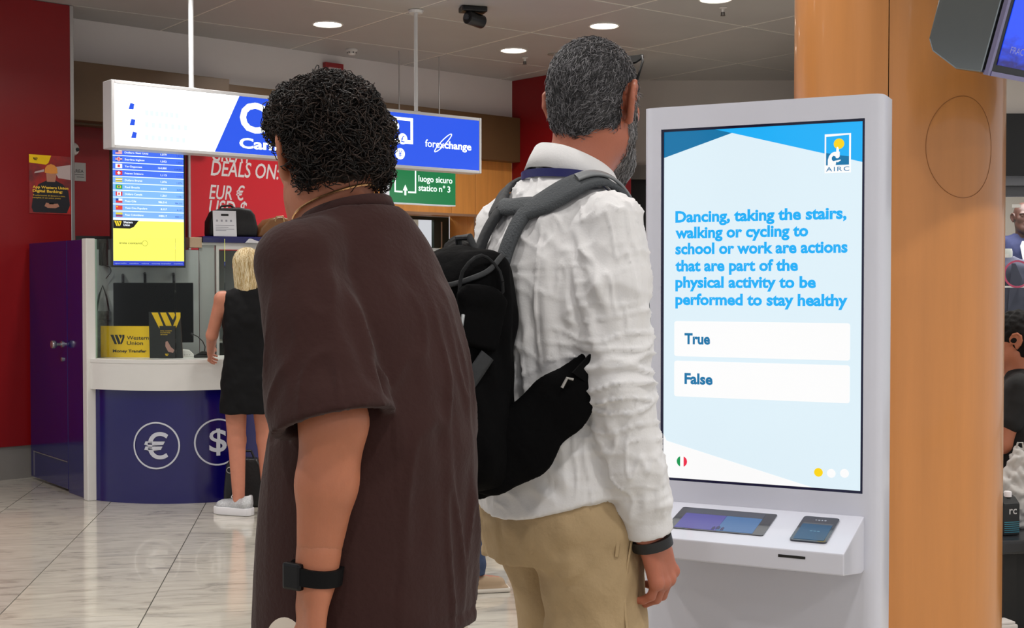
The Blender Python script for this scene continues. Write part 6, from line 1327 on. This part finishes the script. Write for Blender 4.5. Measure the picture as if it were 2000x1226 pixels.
# ------------------------------------------------------------------ people further back
def plain_person(root, k, skin, top_m, bot_m, shoe_m, hair_m, hair='short', arms=None, sit=False, sleeve=.55, h=.010, dress=None, hyaw=0.0, hands=True, feet=((-.09, 0), (.09, 0)), bald=False, jacket=False, shoes=True, bob=0.0):
    v = lambda *p: _v(p)*k
    z0 = .50 if sit else .92
    dz = z0-.92
    A = arms or [((-.20, -.02, 1.13), (-.20, .06, .88)), ((.20, -.02, 1.13), (.20, .06, .88))]
    c = v(0, .04, 1.60+dz); T, R, hs_ = head_frame(c, hyaw, .03, k*.98)
    b = SDF(v(-.36, -.26, 0), v(.36, .62, 1.50+dz), h); b.zloft([tuple(_v(q)*k) for q in ((.86+dz, 0, 0, .145, .10), (1.02+dz, 0, 0, .12, .09), (1.2+dz, 0, 0, .145, .10), (1.36+dz, 0, 0, .14, .09), (1.43+dz, 0, .0, .09, .065), (1.48+dz, 0, .01, .055, .05))])
    t = SDF(v(-.36, -.26, .40 if not sit else .40), v(.36, .40, 1.52+dz), h*.8); st_ = [(.82+dz, 0, 0, .175, .135), (1.02+dz, 0, 0, .155, .12), (1.2+dz, 0, 0, .172, .125), (1.36+dz, 0, 0, .162, .11), (1.43+dz, 0, 0, .11, .08), (1.475+dz, 0, .01, .066, .06)]
    if dress: st_ = dress
    t.zloft([tuple(_v(q)*k) for q in st_])
    hands_ = []
    for q, (E, Wp) in zip((-1, 1), A):
        S0 = v(q*.165, 0, 1.40+dz); E = v(*E); Wp = v(*Wp); b.cone(v(q*.05, 0, 1.42+dz), S0, .042*k, .044*k, .03).cone(S0, E, .045*k, .038*k, .02).cone(E, Wp, .038*k, .026*k, .015)
        if sleeve > 0: t.cone(v(q*.06, 0, 1.415+dz), S0, .048*k, .054*k, .03)
        else: t.cone(v(q*.05, 0, 1.42+dz), v(q*.118, 0, 1.405+dz), .055*k, .052*k, .03)
        if sleeve > .05:
            t.cone(S0, S0+(E-S0)*min(1, sleeve*2), .058*k, .056*k, .015)
            if sleeve > .5: t.cone(E, E+(Wp-E)*(sleeve-.5)*2, .054*k, .046*k, .015)
        if hands:
            g = SDF(Wp-.14*k, Wp+.14*k, .0045); d = (Wp-E)/np.linalg.norm(Wp-E); n = np.array((-q*.9, -.2, 0.)); n = n-d*(n@d); r = np.cross(d, n); r = r if r[1] > 0 else -r; build_hand(g, Wp, d, n, r, (20, 30, 20), k); hands_.append(g.mesh(1))
    l = SDF(v(-.30, -.26, .03), v(.30, .62, 1.0+dz), h*.9)
    for q, (fx, fy) in zip((-1, 1), feet):
        if sit: P = [v(q*.09, .02, z0), v(q*.11, .44, z0+.02), v(q*.11, .42, .09)]
        else: P = [v(q*.085, 0, .88), v((q*.09+fx)/2, .03+fy*.5, .48), v(fx, fy, .09)]
        b.chain(P, [.082*k, .058*k, .038*k], .02).cone(P[-1]-v(0, 0, .03), P[-1]+v(0, .13, -.045), .033*k, .028*k, .02); l.chain(P, [.098*k, .078*k, .066*k], .02)
        if shoes and not dress:
            f = SDF(P[-1]+v(-.07, -.10, -.09), P[-1]+v(.07, .22, .06), .006); p = P[-1]; f.cone(p+v(0, -.03, -.035), p+v(0, .13, -.055), .042*k, .036*k, .02).box(p+v(0, .05, -.075), (.045*k, .13*k, .014*k), .01, .01); f.cut(lambda x, y, z: .001-z+0*x+0*y); sh0 = sobj('shoe', f.mesh(1), shoe_m, root)
            MB().box((float(p[0])-.046*k, float(p[1])-.085*k, .001), (float(p[0])+.046*k, float(p[1])+.185*k, .022)).build('sole', mat('sole_white', '#cfc9bf', .6), sh0, bevel=.008)
    g = SDF(c-.17*k, c+.19*k, .0055); build_head(g, T, R, hs_, neck_to=v(0, .01, 1.44+dz), neck_r=.052)
    sobj('body', joinVF(b.mesh(1), g.mesh(1), *hands_), skin, root)
    V, Q = t.mesh(1); sobj('dress' if dress else ('jacket' if jacket else 'top'), (folded(V, Q, lambda V, N: noise(V, .11, 81)*.003+noise(V, .05, 82)*.0012), Q), top_m, root)
    if not dress:
        l.zloft([tuple(_v(q)*k) for q in ((.84+dz, 0, .0, .15, .12), (.92+dz, 0, 0, .16, .12), (.98+dz, 0, 0, .15, .11))], .02); l.cut(lambda x, y, z: .085*k-z+0*x+0*y); V, Q = l.mesh(1); sobj('trousers', (folded(V, Q, lambda V, N: noise(V, .09, 83)*.003), Q), bot_m, root)
    if not bald:
        hg = SDF(c-.20*k, c+.20*k, .006); hg.ell(T((0, -.014, .036)), _v((.084, .106, .096))*hs_, .01, R=R).ell(T((0, -.05, -.02)), _v((.075+bob*.15, .062+bob*.2, .085+bob*.3))*hs_, .03, R=R)
        def cutf(x, y, z):
            P = np.stack(np.broadcast_arrays(x-c[0], y-c[1], z-c[2]), -1)@R/hs_; return np.maximum(np.minimum(P[..., 1]-.055, .072-P[..., 2]), np.minimum(P[..., 1]+.02-bob, -P[..., 2]-bob*.8))*hs_
        hg.cut(cutf); HV_, HQ_ = hg.mesh(1); N_ = normals(HV_, HQ_); HV_ = HV_+N_*(noise(HV_, .03, 84)*.003)[:, None].astype(np.float32); hr = sobj('hair', (HV_, HQ_), hair_m, root); return T, R, hs_, hg, HV_, N_, hr, c
    return T, R, hs_, None, None, None, None, c
M_hblack = mat('black_hair', '#070606', .65, col2='#0e0b0a', vscale=50, bump=.3, bscale=60, spec=.2); M_hbrown = mat('brown_hair', '#2a1a12', .5, col2='#3a261a', vscale=50, bump=.6, bscale=90)
M_jean = mat('blue_denim', '#2c3d5c', .8, var=.12, vscale=18, bump=.2, bscale=150); M_jeanl = mat('light_denim', '#7f93a6', .8, var=.15, vscale=14, bump=.2, bscale=150); M_btop = mat('black_cotton', '#0b0b0d', .8, var=.1, vscale=8)
M_beige = mat('beige_suede', '#a08a70', .8, var=.06, vscale=20)
# blonde customer at the booth
wm = empty('person', (-1.581, 7.66, 0), math.radians(8), 'blonde woman in a sleeveless black dress leaning on the white counter', 'person')
kw = .925; foot_l = (-.070, -.02)
r = plain_person(wm, kw, M_skin3, mat('black_crepe', '#09090b', .75, var=.1, vscale=6, spec=.2), None, None, mat('blonde_base', '#b79f78', .6, col2='#d2bf9a', vscale=30, bump=.4, bscale=60), arms=[((-.235, .08, 1.16), (-.265, .30, 1.045)), ((.22, .06, 1.15), (.16, .28, 1.05))], sleeve=0, hyaw=math.radians(-6),
    dress=[(.662, 0, .0, .185, .14), (.75, 0, 0, .180, .14), (.92, 0, 0, .168, .13), (1.06, 0, 0, .152, .12), (1.22, 0, 0, .164, .124), (1.33, 0, 0, .152, .112), (1.40, 0, 0, .125, .092), (1.455, 0, .004, .085, .075)], feet=((-.062, -.02), (.125, .02)), h=.008)
T_, R_, s_, _, HVw, HNw, hro, cw = r
rw = np.random.RandomState(4); n_ = 2600; th = rw.uniform(0, 2*PI, n_); ph_ = np.arccos(rw.uniform(.05, 1, n_)); m_ = 14; P = []
d0 = np.stack([np.sin(ph_)*np.cos(th), np.sin(ph_)*np.sin(th), np.cos(ph_)], 1); keep = ~((d0[:, 1] > .35) & (d0[:, 2] < .75)); d0 = d0[keep]; n_ = len(d0); start = d0*_v((.086, .108, .098))+_v((0, -.014, .036)); outx = d0[:, 0]; LnH = rw.uniform(.20, .30, n_)
ang = np.arctan2(d0[:, 1], d0[:, 0])
for t in np.linspace(0, 1, m_):
    # fall over the skull, then hang
    zz = start[:, 2]-LnH*t*(1.0); el = np.clip((zz-.036)/.098, -1, 1); w = np.where(zz > .036, np.sqrt(np.clip(1-el**2, 0, 1)), 1.0-.18*np.clip((.036-zz)/.2, 0, 1))
    w = np.maximum(w, np.sin(np.arccos(np.clip(d0[:, 2], -1, 1)))*.999*(t < .001)); jx = .006*np.sin(9*t+outx*13+rw.uniform(0, .6))
    x = w*.092*np.cos(ang)+jx; y = -.014+w*.112*np.sin(ang)*np.where(np.sin(ang) < 0, 1.0, 1.0)+.004*np.sin(7*t+ang*5); P.append(np.stack([x, y, zz], 1))
P = np.stack(P, 1)@R_.T*s_+cw; o = sobj('long_hair', strands_mesh(P.astype(np.float32), [.0016]*(m_-2)+[.0012, .0004], 3), hair_mat('blonde_hair', '#b8995f', '#efe0bd', .5, .45), hro); o['kind'] = 'stuff'
M_silver = mat('silver_glitter', '#b9bcc0', .28, metal=.75, col2='#e6e8ea', vscale=160, bump=.5, bscale=400); M_plat = mat('platform_white', '#e3e1e4', .5)
for q, (fx, fy), rzf in ((-1, (-.062, -.02), 62), (1, (.125, .02), 10)):
    f = SDF((-.07, -.12, .03), (.07, .20, .15), .005); f.cone((0, -.045, .07), (.004, .10, .055), .043, .034, .02).cone((0, -.05, .07), (0, -.055, .105), .038, .036, .02).ell((.003, .115, .055), (.038, .045, .024), .02); f.cut(lambda x, y, z: .046-z+0*x+0*y); f.cone((0, -.04, .10), (0, -.045, .14), .03, .034, .0, 'sub'); f.cut(lambda x, y, z: z-.118+.10*np.clip(y+.02, -.1, .15)+0*x); se = sobj('sneaker', f.mesh(1), M_silver, wm)
    se.location = (fx*kw, fy*kw, 0); se.rotation_euler = (0, 0, math.radians(rzf)); se['label'] = 'silver glitter sneaker with thick white platform sole'
    MB().prism([(.044, -.075), (.05, .02), (.048, .12), (.03, .165), (-.02, .165), (-.044, .12), (-.042, .02), (-.04, -.075), (-.02, -.092), (.025, -.092)], 0.001, .048).build('sole', M_plat, se, bevel=.008, smooth=True)
    for q2 in range(4): MB().tube([(-.022, .02+q2*.02, .094-q2*.007), (0, .025+q2*.02, .100-q2*.007), (.024, .02+q2*.02, .094-q2*.007)], .003, 6).build('lace', M_plat, se, smooth=True)
    MB().tube([(0, .02, .10), (-.02, .03, .125), (-.035, .03, .11), (-.02, .025, .10), (.02, .035, .13), (.04, .035, .108)], .0028, 6).build('lace_bow', M_plat, se, smooth=True)
# black bag on the floor by her feet
p = on_floor(466, 1000); p = Vector((-.534*7.92/2.5, 7.90, 0)); gb2 = empty('floor_bag', (p.x+.02, 7.93, 0), .1, 'black bag with a metal ring standing on the floor behind the woman\'s leg', 'bag')
MB().slab([(-.115, 0), (.13, 0), (.135, .10), (.12, .24), (.09, .30), (-.07, .31), (-.10, .26), (-.115, .10)], -.05, .06).build('bag_body', mat('black_leather', '#09090b', .4, bump=.2, bscale=60), gb2, bevel=.02, seg=3, smooth=True)
MB().tube([(-.06, .0, .30), (-.05, 0, .345), (.05, 0, .345), (.07, 0, .30)], .008, 8).build('handle', MATS['black_leather'], gb2, smooth=True)
MB().tube([(-.075+.018*math.cos(a), -.056, .235+.018*math.sin(a)) for a in np.linspace(0, 2*PI, 17)], .0028, 6, caps=False).build('ring', M_trim, gb2, smooth=True)
# two passers-by hidden behind the white shirt and the T-shirt
p1 = empty('person', (-.262, 5.78, 0), math.radians(-78), 'dark-haired person in jeans and beige sneakers, mostly hidden behind the backpack', 'person')
plain_person(p1, .925, M_skin, M_btop, M_jean, M_beige, M_hblack, feet=((-.10, -.08), (.09, .07)), hyaw=math.radians(50))
p2 = empty('person', (-.165, 6.55, 0), math.radians(20), 'brown-haired person whose head just shows between black hair and grey strap', 'person')
plain_person(p2, .93, M_skin, mat('grey_cotton', '#55565c', .8), M_jean, M_beige, M_hbrown)

# ------------------------------------------------------------------ right edge: seating and shop window
sf = empty('wall_shop', (0, 9.0, 0), 0, kind='structure')
MB().box((2.6, 0, 2.57), (7.5, .2, CEIL-.002)).build('header', M_grey_wall, sf); MB().box((2.6, -.05, 2.14), (7.5, .15, 2.57)).build('fascia', mat('fascia_black', '#050506', .4), sf)
MB().box((2.6, -.02, 2.07), (7.5, .12, 2.14)).build('steel_rail', mat('rail_grey', '#6b6c70', .35, metal=.4), sf); MB().box((2.6, .0, 2.00), (7.5, .1, 2.068)).build('lower_rail', mat('rail_dark', '#46474b', .4), sf)
MB().box((2.6, .04, .02), (7.5, .048, 2.0)).build('shop_window', M_glass, sf); MB().box((2.6, .02, 0), (7.5, .07, .019)).build('sill_rail', MATS['rail_grey'], sf)
MB().box((2.6, 2.4, 0), (7.5, 2.5, 2.9)).build('shop_back_wall', mat('shop_wall', '#a9a096', .7), sf); MB().box((2.6, .2, 2.55), (7.5, 2.4, 2.62)).build('shop_ceiling', M_white, sf)
MB().box((2.7, .1, 0.0), (7.4, 1.5, .12)).build('display_plinth', M_white, sf)
GPs = Plane((0, 9.0, 0), 0, .036)
cx, cz = GPs.hit(1987, 535); ring_mb(cx, cz, .085, .098, .034, .038, 40).build('ring_decal', mat('decal_rose', '#b84a6a', .4), sf)
for q, (px, py, pw) in enumerate(((1985, 402, 17), (1966, 499, 9))):
    a = GPs.hit(px-pw/2, py); b_2 = GPs.hit(px+pw/2, py); rpan('price_tag', a[0], b_2[0], a[1]-.012, a[1]+.012, M_bw, sf, .036)
a = GPs.hit(1960, 560); b_2 = GPs.hit(1990, 560); rpan('window_highlight', a[0], b_2[0]+.9, a[1]-.006, a[1]+.006, M_bw, sf, .036)  # white line painted on the glass as a highlight
M_mann = mat('mannequin_brown', '#4a2f27', .4); M_navy = mat('navy_wool', '#20264f', .8, var=.08, vscale=20); M_gsuit = mat('grey_wool', '#4b4b60', .8, var=.08, vscale=20); M_wht = mat('white_linen', '#dcd9de', .7)
MB().box((3.3, 1.0, .121), (7.4, 1.5, .28)).build('display_step', M_white, sf)
mn = empty('shop_mannequin', (4.07, 10.22, .28), math.radians(172), 'mannequin in a navy jacket and white trousers in the shop window', 'mannequin')
plain_person(mn, 1.02, M_mann, M_navy, M_wht, M_black, None, sleeve=.95, bald=True, jacket=True, hands=True)
mb = MB(); mb.slab([(-.035, 1.44), (.035, 1.44), (.05, 1.40), (.006, 1.17), (-.05, 1.40)], .137, .145); mb.build('shirt_front', M_wht, mn)
mn2 = empty('shop_mannequin', (3.62, 9.40, .12), math.radians(165), 'headless mannequin in a grey suit jacket, beside the wooden column edge', 'mannequin')
t = SDF((-.34, -.22, .70), (.34, .24, 1.50), .009); t.zloft([(.80, 0, 0, .19, .14), (1.0, 0, 0, .165, .125), (1.2, 0, 0, .185, .13), (1.36, 0, 0, .17, .11), (1.43, 0, 0, .09, .07), (1.46, 0, 0, .06, .055)])
for q in (-1, 1): t.cone((q*.06, 0, 1.40), (q*.17, 0, 1.37), .05, .055, .03).chain([(q*.18, 0, 1.36), (q*.215, 0, 1.12), (q*.22, .05, .86)], [.058, .056, .045], .012)
V, Q = t.mesh(1); sobj('jacket', (folded(V, Q, lambda V, N: noise(V, .1, 85)*.003), Q), M_gsuit, mn2); MB().lathe([(.05, 1.44), (.05, 1.50), (.045, 1.52)], 18).build('neck_cap', M_bw, mn2, smooth=True)
MB().tube([(0, 0, .02), (0, 0, .80)], .018, 12).build('stand_pole', M_trim, mn2, smooth=True); MB().lathe([(.16, 0), (.16, .015), (.03, .022)], 24).build('stand_base', M_trim, mn2, smooth=True)
for q in (-1, 1): MB().slab([(q*.002, 1.05), (q*.10, 1.30), (q*.055, 1.41), (q*.03, 1.41)], .118, .140).build('lapel', M_gsuit, mn2)
fn = empty('window_plant', (3.66, 9.80, .12), 0, 'bright green plant leaves behind the grey suit in the shop window', 'plant')
MB().lathe([(.07, 0), (.09, .5), (.085, 1.05)], 16).build('tall_pot', M_bw, fn, smooth=True)
rp_ = random.Random(3)
for q in range(9):
    a = q*.75; L_ = .22+.05*rp_.random(); pts_ = [(0, 0, 1.05), (.06*math.cos(a), .06*math.sin(a), 1.05+L_*.8), (.14*math.cos(a), .14*math.sin(a), 1.05+L_), (.21*math.cos(a), .21*math.sin(a), 1.05+L_*.75)]
    MB().tube(pts_, [.010, .014, .011, .002], 5).build('leaf', mat('leaf_green', '#2f9a54', .5), fn, smooth=True)
sw = empty('person', (2.17, 5.42, 0), math.radians(62), 'seated woman with short black hair, black top and jeans at the right edge', 'person')
plain_person(sw, .97, M_skin, M_btop, M_jeanl, M_black, M_hblack, sit=True, sleeve=.28, bob=.045, hyaw=math.radians(8), arms=[((-.20, .06, .74), (-.13, .26, .66)), ((.20, .05, .74), (.12, .26, .66))])
bn = empty('bench', (2.34, 5.30, 0), math.radians(5), 'long black bench the seated woman sits on, with scuffed top', 'bench')
MB().box((-.48, -.32, .33), (.9, .30, .385)).build('seat', mat('bench_black', '#17181b', .3, col2='#2b2c30', vscale=14), bn, bevel=.012)
for xx in (-.44, .80): MB().box((xx, -.28, 0), (xx+.05, .26, .33)).build('leg', M_blackm, bn)
MB().box((-.39, -.25, .02), (.80, .22, .33)).build('front_box', M_blackm, bn)
ptb = at(1970, 1050, 5.06); cn = empty('drink_carton', (ptb.x, 5.08, .3855), .25, 'small black drink carton with white cap and blue stripes on the bench', 'carton')
MB().box((-.036, -.032, 0), (.036, .032, .125)).build('carton_body', mat('carton_black', '#101214', .4), cn, bevel=.004)
mb = MB(); mb._add([(-.036, -.032, .1252), (.036, -.032, .1252), (.036, .032, .1252), (-.036, .032, .1252), (-.030, -.010, .150), (.030, -.010, .150), (.030, .028, .160), (-.030, .028, .160)], [(3, 2, 1, 0), (4, 5, 6, 7), (0, 1, 5, 4), (1, 2, 6, 5), (2, 3, 7, 6), (3, 0, 4, 7)]); mb.build('carton_top', MATS['carton_black'], cn, bevel=.002)
MB().lathe([(.015, .0), (.015, .018), (.013, .022)], 18, (0, -.004, .150)).build('cap', M_plat, cn, smooth=True)
text('brand_text', 'rc', mat('carton_text', '#c9c9c9', .5), cn, -.012, .022, .085, .03, -.0325, bold=.01)
for q in range(6): rpan('stripe', -.034, .034, .012+q*.008, .0145+q*.008, mat('carton_stripe', '#3f8fa6', .5), cn, -.0322)
ct_ = at(1968, 880, 5.25); cb = empty('plastic_bag', (2.05, 5.20, .3855), 0, 'crumpled white carrier bag leaning on the seated woman', 'bag')
f = SDF((-.13, -.10, 0), (.13, .12, .36), .008); f.ell((0, 0, .13), (.075, .055, .13), .02).ell((.02, .01, .27), (.045, .035, .06), .03); V, Q = f.mesh(1); sobj('bag_body', (folded(V, Q, lambda V, N: noise(V, .05, 91)*.008+noise(V, .025, 92)*.003), Q), mat('bag_white', '#b9b7b4', .5), cb)
MB().tube([(0, 0, .31), (.01, 0, .35), (.03, 0, .35), (.035, 0, .31)], .004, 6).build('handle', MATS['bag_white'], cb, smooth=True)

ld = bpy.data.lights.new('shop_fill', 'AREA'); ld.size = 1.2; ld.energy = 45; ld.color = (1, .95, .98)  # unseen lamp, added to brighten the dark shop interior
sl0 = empty('shop_fill_light', (3.9, 9.75, 2.55), 0, 'added unseen lamp brightening the shop above the mannequins', 'ceiling light'); lo = bpy.data.objects.new('bulb', ld); link(lo, sl0); lo.location = (0, 0, -.03)
MB().lathe([(.25, 0), (.25, -.015)], 20).build('diffuser', MATS['fill_light_lens'], sl0)
